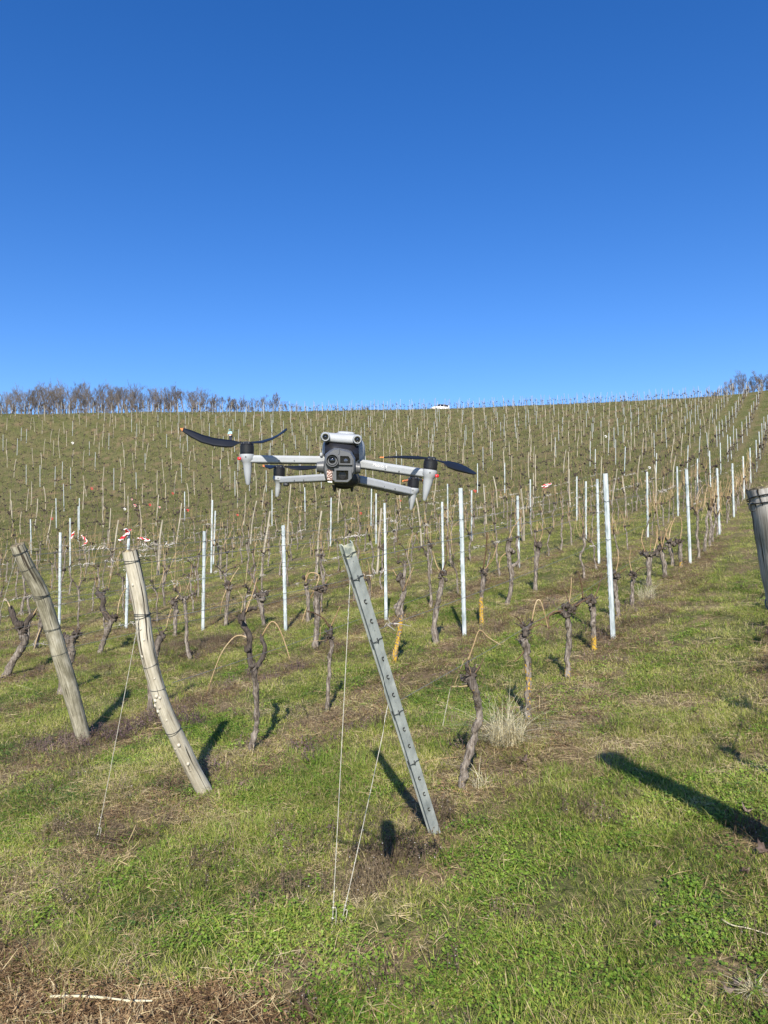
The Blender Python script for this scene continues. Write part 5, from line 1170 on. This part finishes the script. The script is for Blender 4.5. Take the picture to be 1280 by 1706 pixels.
# arms
def arm(a, b, h0, h1, motor, leg, lamp, name='arm'):
    """a,b: (px,py,Z) ends; h: half heights in px; returns nothing"""
    A, B = Q(*a), Q(*b); d = (B-A).normalized(); up = (c2w(-.075, -1, 0) - d*c2w(-.075, -1, 0).dot(d)).normalized(); sd_ = d.cross(up)
    mb = MB(); rg = []
    for t in (0, .04, .5, .93, 1.0):
        p = A.lerp(B, t); hh = (h0*(1-t)+h1*t)/F*(a[2]*(1-t)+b[2]*t); dd = hh*1.15
        if t in (0, 1.0): hh *= .96; dd *= .96
        prof = [(-dd, -hh*.72), (-dd*.80, -hh*.98), (dd*.80, -hh*.98), (dd, -hh*.72), (dd, hh*.50), (dd*.66, hh), (-dd*.66, hh), (-dd, hh*.50)]
        rg.append([p + sd_*x + up*y for x, y in prof])
    mb.rings(rg); o = bevelmod(auto_smooth(child(mb, name, M['d_light'], D), 20), .0009)
    # dark strip along the lower edge, and screws
    mb = MB(); hm = h0/F*a[2]
    mb.rings([[A.lerp(B, t) + sd_*x*hm + up*y*hm for x, y in ((-.75, -.985), (.75, -.985), (.7, -1.16), (-.7, -1.16))] for t in (.02, .9)]); child(mb, 'dark_lower_strip', M['d_dark'], o)
    for t in (.42, .62):
        p = A.lerp(B, t); s_ = sd_ if sd_.dot(FWD) < 0 else -sd_; q = p + s_*(hm*1.12) - up*hm*.35; mb = MB(); mb.tube([q, q+s_*.0012], .0011, 8); child(mb, 'screw', M['d_mid'], o)
    # motor seat and landing leg: one moulded cone
    (mx, my0, my1, mr, mz, mdx) = motor; (lx, ly, r0, r1) = leg; k = mz/F
    P0, P1 = Q(mx, my0, mz), Q(lx, ly, mz); dn = (P1-P0)
    L = dn.length; mb = MB()
    prof = [(-.02, mr*k*.98), (.02, mr*k*1.04), (.17, mr*k*1.0), (.25, mr*k*.74), (.36, r0*k*.86), (.6, (r0*.5+r1*.5)*k), (.95, r1*k), (1.0, r1*k*.6)]
    mb.tube([P0 + dn*t for t, r in prof], [r for t, r in prof], 22); auto_smooth(child(mb, 'landing_leg', M['d_light'], o))
    upv = (Q(mx+mdx, my1, mz)-P0); mb = MB()
    prof = [(0, .97), (.03, 1.0), (.10, 1.0), (.12, .95), (.16, .95), (.18, 1.0), (.80, 1.0), (.84, .93), (.90, .93), (.93, .97), (1.0, .90), (1.0, .40), (1.12, .36), (1.14, .2)]
    mb.tube([P0+upv*t for t, r in prof], [r*mr*k for t, r in prof], 26); mo = auto_smooth(child(mb, 'motor', M['d_black'], o), 30)
    for j in range(6):
        a_ = j*1.047; c = P0 + upv*.985 + (RGT*math.cos(a_)+FWD*math.sin(a_))*mr*k*.72; mb.v = []; mb.f = []; mb.m = []; mb.tube([c, c+upv*.12], .0016, 6)
        child(mb, 'motor_screw', M['d_mid'], o)
    s0 = P0 + dn*.09 - FWD*mr*k*1.03; mb = MB(); mb.tube([s0, s0-FWD*.0008], .0012, 8); child(mb, 'screw', M['d_dark'], o)
    if lamp: mb = MB(); c = Q(*lamp); mb.tube([c+RGT*.002*s for s in (-1.6, -1.2, .8, 1.4)], [.0022, .0028, .0028, .002], 12); child(mb, 'position_lamp', M['d_lamp'], o, True)
    return o
FL = arm((540, 766.5, 1.385), (415, 765, 1.345), 6.2, 6.4, (411, 757.5, 739.5, 11.6, 1.345, 0), (412.8, 808, 8.2, 3.9), (398.4, 764.0, 1.330))
FRm = arm((601, 772.5, 1.385), (715, 789.0, 1.315), 7.2, 6.6, (717.5, 783.5, 766, 11.8, 1.315, 1.6), (708, 834, 9.3, 3.4), (729.2, 793.0, 1.300))
RL = arm((546, 795.5, 1.47), (467, 799.5, 1.60), 6.2, 5.2, (464.5, 794, 778.5, 9.8, 1.60, .3), (461, 828, 5.4, 3.2), None)
RRm = arm((594, 799.5, 1.47), (687, 819.5, 1.585), 7.6, 6.4, (689, 813.5, 797, 9.8, 1.585, 1.2), (685.5, 849.5, 8.0, 2.6), None)
for o, ps in ((RL, (476, 807.5, 1.575)), (RRm, (664, 822, 1.555))):
    mb = MB(); c = Q(*ps); mb.blob((0, 0, 0), .0055, 8, 6, .05, sq=(1.3, 1, .8)); mb.v = [(v[0]+c.x, v[1]+c.y, v[2]+c.z) for v in mb.v]; child(mb, 'antenna_nub', M['d_dark'], o, True)
# lettering on the arm
cu = bpy.data.curves.new('lettering', 'FONT'); cu.body = 'Matrice 4'; cu.size = 1.0; cu.extrude = .02; cu.resolution_u = 3
to = bpy.data.objects.new('lettering', cu); COL.objects.link(to); bpy.context.view_layer.update()
tm = bpy.data.meshes.new_from_object(to.evaluated_get(bpy.context.evaluated_depsgraph_get())); bpy.data.objects.remove(to)
xs = [v.co.x for v in tm.vertices]; wid = max(xs)-min(xs)
A, B = Q(601, 772.5, 1.385), Q(715, 789.0, 1.315); d = (B-A).normalized(); up = c2w(-.075, -1, 0); up = (up-d*up.dot(d)).normalized(); nf_ = d.cross(up)
if nf_.dot(FWD) > 0: nf_ = -nf_
hh = 7.0/F*1.36
p0 = A + d*((B-A).length*.215) + nf_*(hh*1.15+.0004) - up*hh*.12; sc_ = .033/wid
tm.transform(Matrix(((d.x*sc_, up.x*sc_, nf_.x*.006, 0), (d.y*sc_, up.y*sc_, nf_.y*.006, 0), (d.z*sc_, up.z*sc_, nf_.z*.006, 0), (0, 0, 0, 1))))
tm.transform(Matrix.Translation(p0 - base_of(FRm))); tm.materials.clear(); tm.materials.append(M['d_white'])
to = bpy.data.objects.new('lettering', tm); COL.objects.link(to); to.parent = FRm
# propellers
def blade_px(st, parent, tips=1):
    """st: (px_upper, py_upper, px_lower, py_lower, Z_upper, Z_lower); the last `tips` spans are orange"""
    mb = MB(); rg = []
    dense = []
    for i in range(len(st)-1):
        for j in range(3):
            t = j/3; dense.append([a*(1-t)+b*t for a, b in zip(st[i], st[i+1])])
    dense.append(list(st[-1]))
    for s in dense:
        U, L = Q(s[0], s[1], s[4]), Q(s[2], s[3], s[5]); m = (U+L)*.5; ch = (L-U); th = max(.0005, ch.length*.035); nn = ch.cross(RGT)
        if nn.length < 1e-9: nn = FWD
        nn = nn.normalized()*th
        rg.append([U, U.lerp(L, .3)+nn, U.lerp(L, .7)+nn*.7, L, U.lerp(L, .7)-nn*.7, U.lerp(L, .3)-nn])
    mb.rings(rg); ns = len(rg)-1
    for f in range(ns*6):
        if f//6 >= ns-tips: mb.m[f] = 1
    mb.m[-1] = 1
    return child(mb, 'blade', [M['d_blade'], M['d_tip']], parent, True)
def propeller(hub, r, mz, blades):
    o = bpy.data.objects.new('propeller', None); COL.objects.link(o); o.parent = D; o.location = Q(*hub)-DC; o.empty_display_size = .05
    P0 = Q(*hub); uv_ = c2w(0, -1, 0)*.001; mb = MB(); mb.tube([P0-uv_*2.5, P0-uv_*2, P0+uv_*1.5, P0+uv_*2.5], [r*.8*mz/F, r*mz/F, r*mz/F, r*.6*mz/F], 18); auto_smooth(child(mb, 'hub', M['d_black'], o))
    for st, tp in blades: blade_px(st, o, tp)
    return o
propeller((411, 738.3, 1.345), 8.5, 1.345, [
    ([(408, 736.2, 408, 739.2, 1.345, 1.343), (398, 736.0, 398, 738.6, 1.350, 1.347), (388, 733.5, 385.5, 745.6, 1.362, 1.350), (372, 731.6, 376, 746.0, 1.372, 1.355), (355, 729.2, 356, 743.6, 1.380, 1.362), (338, 724.5, 334, 737.6, 1.388, 1.372), (318, 716.6, 316, 728.0, 1.394, 1.382), (305, 712.8, 303, 718.8, 1.398, 1.392), (300, 713.4, 299.4, 714.4, 1.399, 1.398)], 3),
    ([(414, 736.2, 414, 739.2, 1.345, 1.343), (422, 735.4, 422, 739.0, 1.340, 1.332), (436, 733.8, 436, 738.8, 1.328, 1.308), (452, 728.8, 452, 733.4, 1.308, 1.286), (463, 723.4, 463, 727.4, 1.288, 1.270), (472, 716.4, 473, 720.8, 1.262, 1.252), (476.5, 712.8, 478.4, 716.6, 1.248, 1.242)], 0)])
propeller((719.2, 763.8, 1.315), 8.5, 1.315, [
    ([(716, 762.3, 716, 765.5, 1.315, 1.313), (708, 761.3, 708, 764.8, 1.308, 1.304), (697, 759.8, 697, 765.6, 1.298, 1.290), (676, 759.0, 674, 764.2, 1.275, 1.265), (654, 760.0, 652, 762.8, 1.252, 1.245), (641, 760.9, 640, 763.2, 1.24, 1.236), (632.5, 761.0, 632, 763.0, 1.232, 1.23)], 3),
    ([(722, 763.0, 722, 766.2, 1.315, 1.313), (733, 766.8, 733, 769.6, 1.325, 1.321), (741, 768.4, 741, 772.6, 1.332, 1.324), (748, 767.8, 747, 779.6, 1.345, 1.325), (763, 770.8, 761, 784.8, 1.36, 1.336), (779, 777.6, 777, 788.6, 1.375, 1.355), (791, 785.2, 789, 791.0, 1.385, 1.374), (795, 788.0, 794.6, 790.4, 1.388, 1.386)], 0)])
propeller((464.7, 776.8, 1.60), 7.0, 1.60, [
    ([(462, 775.6, 462, 778.0, 1.60, 1.598), (456, 775.0, 456, 779.5, 1.59, 1.575), (448, 774.6, 449, 782.0, 1.565, 1.54), (441, 774.4, 442, 778.8, 1.54, 1.522), (437, 774.2, 437.4, 777.2, 1.525, 1.518)], 2),
    ([(467, 775.6, 467, 778.0, 1.60, 1.602), (474, 775.9, 474, 778.2, 1.607, 1.61), (487, 776.0, 484, 781.8, 1.625, 1.61), (498, 775.8, 497, 783.9, 1.63, 1.615), (514, 775.7, 512, 783.0, 1.645, 1.63), (530, 775.9, 530, 780.2, 1.66, 1.65), (541, 776.8, 541, 778.2, 1.665, 1.662)], 1)])
propeller((690.6, 795.2, 1.585), 7.0, 1.585, [
    ([(688, 794.4, 688, 796.6, 1.585, 1.583), (687, 794.8, 686, 798.6, 1.56, 1.55), (684.5, 796.0, 683.4, 801.0, 1.53, 1.515), (680, 798.6, 679, 802.6, 1.495, 1.485), (672, 800.0, 671.2, 802.2, 1.462, 1.458)], 4),
    ([(693, 794.6, 693, 796.8, 1.585, 1.587), (697, 796.0, 697, 799.6, 1.61, 1.62), (702, 797.8, 701.6, 802.4, 1.65, 1.665), (706, 798.8, 706, 802.2, 1.69, 1.70), (709, 799.4, 709, 801.2, 1.71, 1.712)], 4)])
# ---------------------------------------------------------------- worker far up the slope
random.seed(81)
def person(px, py):
    g = ground(px, py); t = thing('person', 'person in pale turquoise top and dark trousers, bending slightly among far stakes', 'person', g)
    v = [(0, 0, .92), (0, .02, 1.14), (0, .08, 1.36), (0, .12, 1.46), (0, .16, 1.56), (0, .19, 1.70), (.09, 0, .88), (.11, -.03, .48), (.12, .02, .06), (.12, .12, .03), (-.09, 0, .88), (-.10, .03, .48), (-.12, -.02, .06), (-.12, .08, .03),
         (.19, .09, 1.38), (.26, .16, 1.12), (.22, .36, .98), (-.19, .09, 1.38), (-.27, .18, 1.14), (-.20, .40, 1.02)]
    e = [(0, 1), (1, 2), (2, 3), (3, 4), (4, 5), (0, 6), (6, 7), (7, 8), (8, 9), (0, 10), (10, 11), (11, 12), (12, 13), (2, 14), (14, 15), (15, 16), (2, 17), (17, 18), (18, 19)]
    rad_ = [.15, .14, .16, .07, .085, .10, .10, .075, .055, .04, .10, .075, .055, .04, .07, .05, .035, .07, .05, .035]
    def skin(name, vs, es, rs_, mat, sub=2):
        me_ = bpy.data.meshes.new(name); me_.from_pydata(vs, es, []); o = bpy.data.objects.new(name, me_); COL.objects.link(o)
        o.modifiers.new('skin', 'SKIN'); sv = me_.skin_vertices[0].data
        for i, r in enumerate(rs_): sv[i].radius = (r, r)
        sv[0].use_root = True; s = o.modifiers.new('sub', 'SUBSURF'); s.levels = s.render_levels = sub
        me_.materials.append(mat); o.parent = t; return o
    body_ = skin('body', v, e, rad_, M['skin'])
    skin('jacket', [v[i] for i in (1, 2, 3, 14, 15, 17, 18)], [(0, 1), (1, 2), (1, 3), (3, 4), (1, 5), (5, 6)], [.175, .19, .09, .095, .07, .095, .07], M['teal'])
    skin('trousers', [v[i] for i in (0, 6, 7, 8, 10, 11, 12)], [(0, 1), (1, 2), (2, 3), (0, 4), (4, 5), (5, 6)], [.165, .12, .095, .08, .12, .095, .08], M['navy'])
    mb = MB(); mb.blob((0, .17, 1.67), .125, 12, 8, .02, sq=(1, 1.05, 1.1)); mb.v = [w_ for w_ in mb.v]; mb.obj('hood', M['teal_dark'], t, True)
    mb = MB(); mb.tube([(0, .0, .985), (0, .01, 1.035)], [.185, .185], 16); mb.obj('white_waistband', M['d_white'], t, True)
    t.rotation_euler = (0, 0, R(160)); return t
M['skin'] = noisy('skin', [(.3, (.50, .30, .22)), (.7, (.58, .36, .27))], 8); M['teal'] = noisy('pale_turquoise_cloth', [(.3, (.26, .56, .64)), (.7, (.42, .70, .76))], 6)
M['teal_dark'] = noisy('dark_teal_hood', [(.3, (.05, .16, .17)), (.7, (.09, .24, .25))], 6); M['navy'] = noisy('dark_trousers', [(.3, (.02, .022, .04)), (.7, (.045, .048, .075))], 6)
person(383.5, 739)
# ---------------------------------------------------------------- white car on the track behind the crest
def car(p0, yaw):
    t = thing('parked_car', 'white estate car on the skyline, half hidden by vines', 'car', p0)
    L, W = 4.3, .86
    sec = []     # body cross-sections along x: (x, half width, z sill, z belt)
    for x, hw_, z0, z1 in ((-2.15, .70, .42, .78), (-2.05, .80, .30, .92), (-1.4, .86, .26, 1.0), (0, .87, .26, .98), (.9, .86, .26, .93), (1.6, .82, .28, .84), (2.05, .74, .34, .70), (2.15, .62, .42, .60)):
        sec.append([(x, -hw_*.9, z0), (x, -hw_, z0+.12), (x, -hw_, (z0+z1)/2), (x, -hw_*.93, z1), (x, hw_*.93, z1), (x, hw_, (z0+z1)/2), (x, hw_, z0+.12), (x, hw_*.9, z0)])
    mb = MB(); mb.rings(sec); b = mb.obj('body', M['car_white'], t, False); auto_smooth(b, 50)
    roof = []
    for x, hw_, z in ((-1.95, .66, 1.30), (-1.6, .66, 1.50), (-.6, .68, 1.56), (.2, .66, 1.52), (.55, .64, 1.42)): roof.append([(x, -hw_, z-.06), (x, -hw_*.8, z), (x, hw_*.8, z), (x, hw_, z-.06), (x, 0, z-.07)])
    mb = MB(); mb.rings(roof); auto_smooth(mb.obj('roof', M['car_white'], t), 50)
    mb = MB(); mb.add([(-2.03, -.76, .93), (1.15, -.78, .93), (.50, -.63, 1.44), (-.6, -.665, 1.50), (-1.75, -.655, 1.42), (-2.03, .76, .93), (1.15, .78, .93), (.50, .63, 1.44), (-.6, .665, 1.50), (-1.75, .655, 1.42)],
           [(0, 1, 2, 3, 4), (9, 8, 7, 6, 5), (1, 6, 7, 2), (0, 4, 9, 5), (2, 7, 8, 3), (3, 8, 9, 4), (0, 5, 6, 1)]); mb.obj('window', M['d_lens'], t)
    for s in (-1, 1):
        for x0, x1 in ((-1.98, -1.72), (-.72, -.6), (.18, .28)):
            mb = MB(); zt = 1.47 if x1 > -1 else 1.40; mb.add([(x0, s*.775, .94), (x1+.06, s*.775, .94), (x1+.02, s*.682, zt), (x0+.06, s*.682, zt), (x0, s*.80, .94), (x1+.06, s*.80, .94), (x1+.02, s*.70, zt), (x0+.06, s*.70, zt)], [(4, 5, 6, 7), (0, 3, 2, 1), (0, 1, 5, 4), (2, 3, 7, 6), (1, 2, 6, 5), (0, 4, 7, 3)]); mb.obj('pillar', M['car_white'], t)
        for x in (-1.35, 1.35):
            mb = MB(); mb.tube([(x, s*.68, .31), (x, s*.70, .31), (x, s*.87, .31), (x, s*.89, .31)], [.26, .31, .31, .26], 20); wh = mb.obj('wheel', M['d_black'], t)
            mb = MB(); mb.tube([(x, s*.885, .31), (x, s*.90, .31)], [.20, .17], 14); mb.obj('rim', M['wire_bright'], wh)
        mb = MB(); mb.box((2.02, s*.58, .68), Vector((.07, 0, 0)), Vector((0, .13, 0)), Vector((0, 0, .06))); mb.obj('headlight', M['d_white'], t)
    t.rotation_euler = (0, 0, yaw); return t
M['car_white'] = plastic('white_car_paint', (.78, .78, .78), .25)
# ---------------------------------------------------------------- bare trees behind the crest
def tree_meshes(seed, h, bushy=False):
    rs = random.Random(seed); random.seed(seed); tk, cw = MB(), MB()
    def grow(p, d, L, r, lev):
        n = 3; pts = [p]; q = Vector(p); dd = Vector(d)
        for i in range(n):
            dd = (dd + Vector((rs.gauss(0, .13), rs.gauss(0, .13), .05))).normalized(); q = q + dd*L/n; pts.append(q.copy())
        (tk if lev == 0 else cw).tube(pts, [r, r*.82, r*.64, r*.46], 6 if lev == 0 else 4 if lev < 2 else 3, caps=False, mi=0 if lev < 2 else 1)
        if lev >= 4: return
        nb = (7, 6, 5, 5)[lev]
        for i in range(nb):
            t = rs.uniform(.30, 1.0) if lev else rs.uniform(.25, 1); f = t*n; k = min(int(f), n-1); b = pts[k].lerp(pts[k+1], f-k)
            a = rs.uniform(0, 6.283); sp = rs.uniform(.28, .62); o = dd.orthogonal().normalized(); o2 = dd.cross(o); nd = (dd + (o*math.cos(a)+o2*math.sin(a))*sp + Vector((0, 0, .15))).normalized()
            grow(b, nd, L*rs.uniform(.42, .68)*(1.05-.3*t), max(r*.5*(1-.4*t), .017), lev+1)
    if bushy == 2:
        for i in range(rs.choice((2, 3, 3, 4))): grow(Vector((rs.gauss(0, .25), rs.gauss(0, .25), -.4)), Vector((rs.gauss(0, .17), rs.gauss(0, .17), 1)).normalized(), h*rs.uniform(.5, .66), h*.0085, 1)
        tk.tube([(0, 0, -.5), (0, 0, h*.35)], [h*.012, h*.006], 5)
    elif bushy:
        for i in range(5): grow(Vector((rs.gauss(0, .4), rs.gauss(0, .4), -.3)), Vector((rs.gauss(0, .35), rs.gauss(0, .35), 1)).normalized(), h*rs.uniform(.4, .6), h*.010, 1)
        tk.tube([(0, 0, -.5), (0, 0, h*.12)], [h*.012, h*.008], 5)
    else: grow(Vector((0, 0, -.4)), Vector((rs.gauss(0, .05), rs.gauss(0, .05), 1)).normalized(), h*.68, h*.016, 0)
    return tk.mesh('trunk', M['tree_bark']), cw.mesh('crown', [M['tree_bark'], M['twig']])
TREES = [tree_meshes(300+i, 10.0) for i in range(6)]; SLIM = [tree_meshes(360+i, 10.0, 2) for i in range(7)]; BUSH = [tree_meshes(330+i, 6.0, True) for i in range(3)]
def tree(px, Y, toppy, protos, i, label, group=None, h0=10.0, wide=1.0):
    d = ray(px, 700); x = d.x/d.y*Y; b = Vector((x, Y, hz(x, Y))); tz = ray(px, toppy); topz = tz.z/tz.y*Y; s = max(.2, (topz-b.z)/(h0*1.0))
    t = thing('bare_tree', label, 'tree', b, group); 
    for nm, me_ in zip(('trunk', 'crown'), protos[i % len(protos)]):
        o = bpy.data.objects.new(nm, me_); COL.objects.link(o); o.parent = t
    t.scale = (s*wide, s*wide, s); t.rotation_euler = (0, 0, random.uniform(0, 6.28)); return t
random.seed(91)
top_at = lambda px: -8+float(np.interp(px, [0, 60, 150, 250, 310, 350, 400, 450, 480, 520], [650, 640, 636, 642, 640, 654, 652, 658, 662, 674]))
xs_ = [-52, -34, -18]; x_ = 2
tree(307, 150, 637, TREES, 1, 'darkest bare tree of the skyline, with dense black branches', 'bare trees on the skyline', wide=.95)
tree(459, 152, 652, TREES, 2, 'round-headed bare tree near the end of the long treeline', 'bare trees on the skyline', wide=1.1)
tree(437, 156, 658, TREES, 4, 'shorter bare tree next to the round-headed one', 'bare trees on the skyline')
tree(372, 148, 651, BUSH, 0, 'broad bushy thicket tree at middle of the treeline', 'bare trees on the skyline', 6.0, 1.3)
tree(396, 150, 655, BUSH, 1, 'second bushy thicket tree beside the broad one', 'bare trees on the skyline', 6.0, 1.2)
i_ = 0
while x_ < 345:
    i_ += 1
    if abs(x_-307) > 7:
        tree(x_, random.uniform(142, 178), top_at(x_)+random.uniform(-7, 8), SLIM, i_, 'slender bare tree in the even row along the left skyline', 'slender bare trees along the left skyline', wide=random.uniform(.75, 1.05))
    x_ += random.uniform(3.6, 7.0)
for px in (4, 20, 40, 62, 84, 101, 118, 140, 158, 175, 195, 214, 232, 252, 270, 288, 318, 335, 352): tree(px, random.uniform(138, 150), top_at(px)+random.uniform(18, 27), BUSH, px, 'low twiggy bush under the skyline trees', 'twiggy bushes under the skyline trees', 6.0, 1.2)
for px, tp in ((348, 650), (356, 648), (364, 650), (400, 652), (419, 656), (441, 654), (456, 653), (352, 657), (361, 655), (384, 653), (390, 656), (405, 660), (410, 661), (415, 664), (424, 662), (430, 660), (446, 658), (452, 657), (466, 660), (470, 664), (478, 664), (485, 667), (492, 668), (500, 672), (508, 673)): tree(px, 150, tp, SLIM if px != 415 else BUSH, px, 'thin sparse sapling where the treeline thins out', 'thin saplings ending the treeline', 6.0 if px == 415 else 10.0, .9)
for px, tp in ((560, 676), (572, 675), (585, 676), (604, 672), (612, 674)): tree(px, 150, tp, BUSH, px, 'small brown bush peeping over the crest in the middle', 'small bushes over the crest', 6.0, 1.3)
tree(1243, 165, 608, SLIM, 3, 'tallest bare tree on the right skyline', 'bare trees on the skyline', wide=.8)
tree(1226, 165, 616, SLIM, 5, 'forked bare tree left of the tallest right skyline tree', 'bare trees on the skyline', wide=.85)
tree(1268, 160, 617, TREES, 0, 'dense bare tree at the right end of the skyline', 'bare trees on the skyline', wide=1.0)
tree(1288, 160, 615, TREES, 2, 'bare tree cut by the right picture border', 'bare trees on the skyline')
for px, tp in ((1216, 628), (1236, 622), (1250, 620), (1258, 622), (1272, 618), (1280, 622)): tree(px, 162, tp-6, SLIM, px, 'slim bare tree in the clump on the right skyline', 'slim bare trees on the right skyline')
for px, tp in ((1196, 645), (1212, 638), (1232, 634), (1252, 630), (1262, 634), (1185, 648), (1275, 628)): tree(px, 158, tp, BUSH, px, 'bushy undergrowth tree at the right skyline', 'bushy undergrowth at the right skyline', 6.0, 1.25)
car_d = ray(734, 700); cy_ = 156.0; cx_ = car_d.x/car_d.y*cy_; car(Vector((cx_, cy_, hz(cx_, cy_))), R(205))
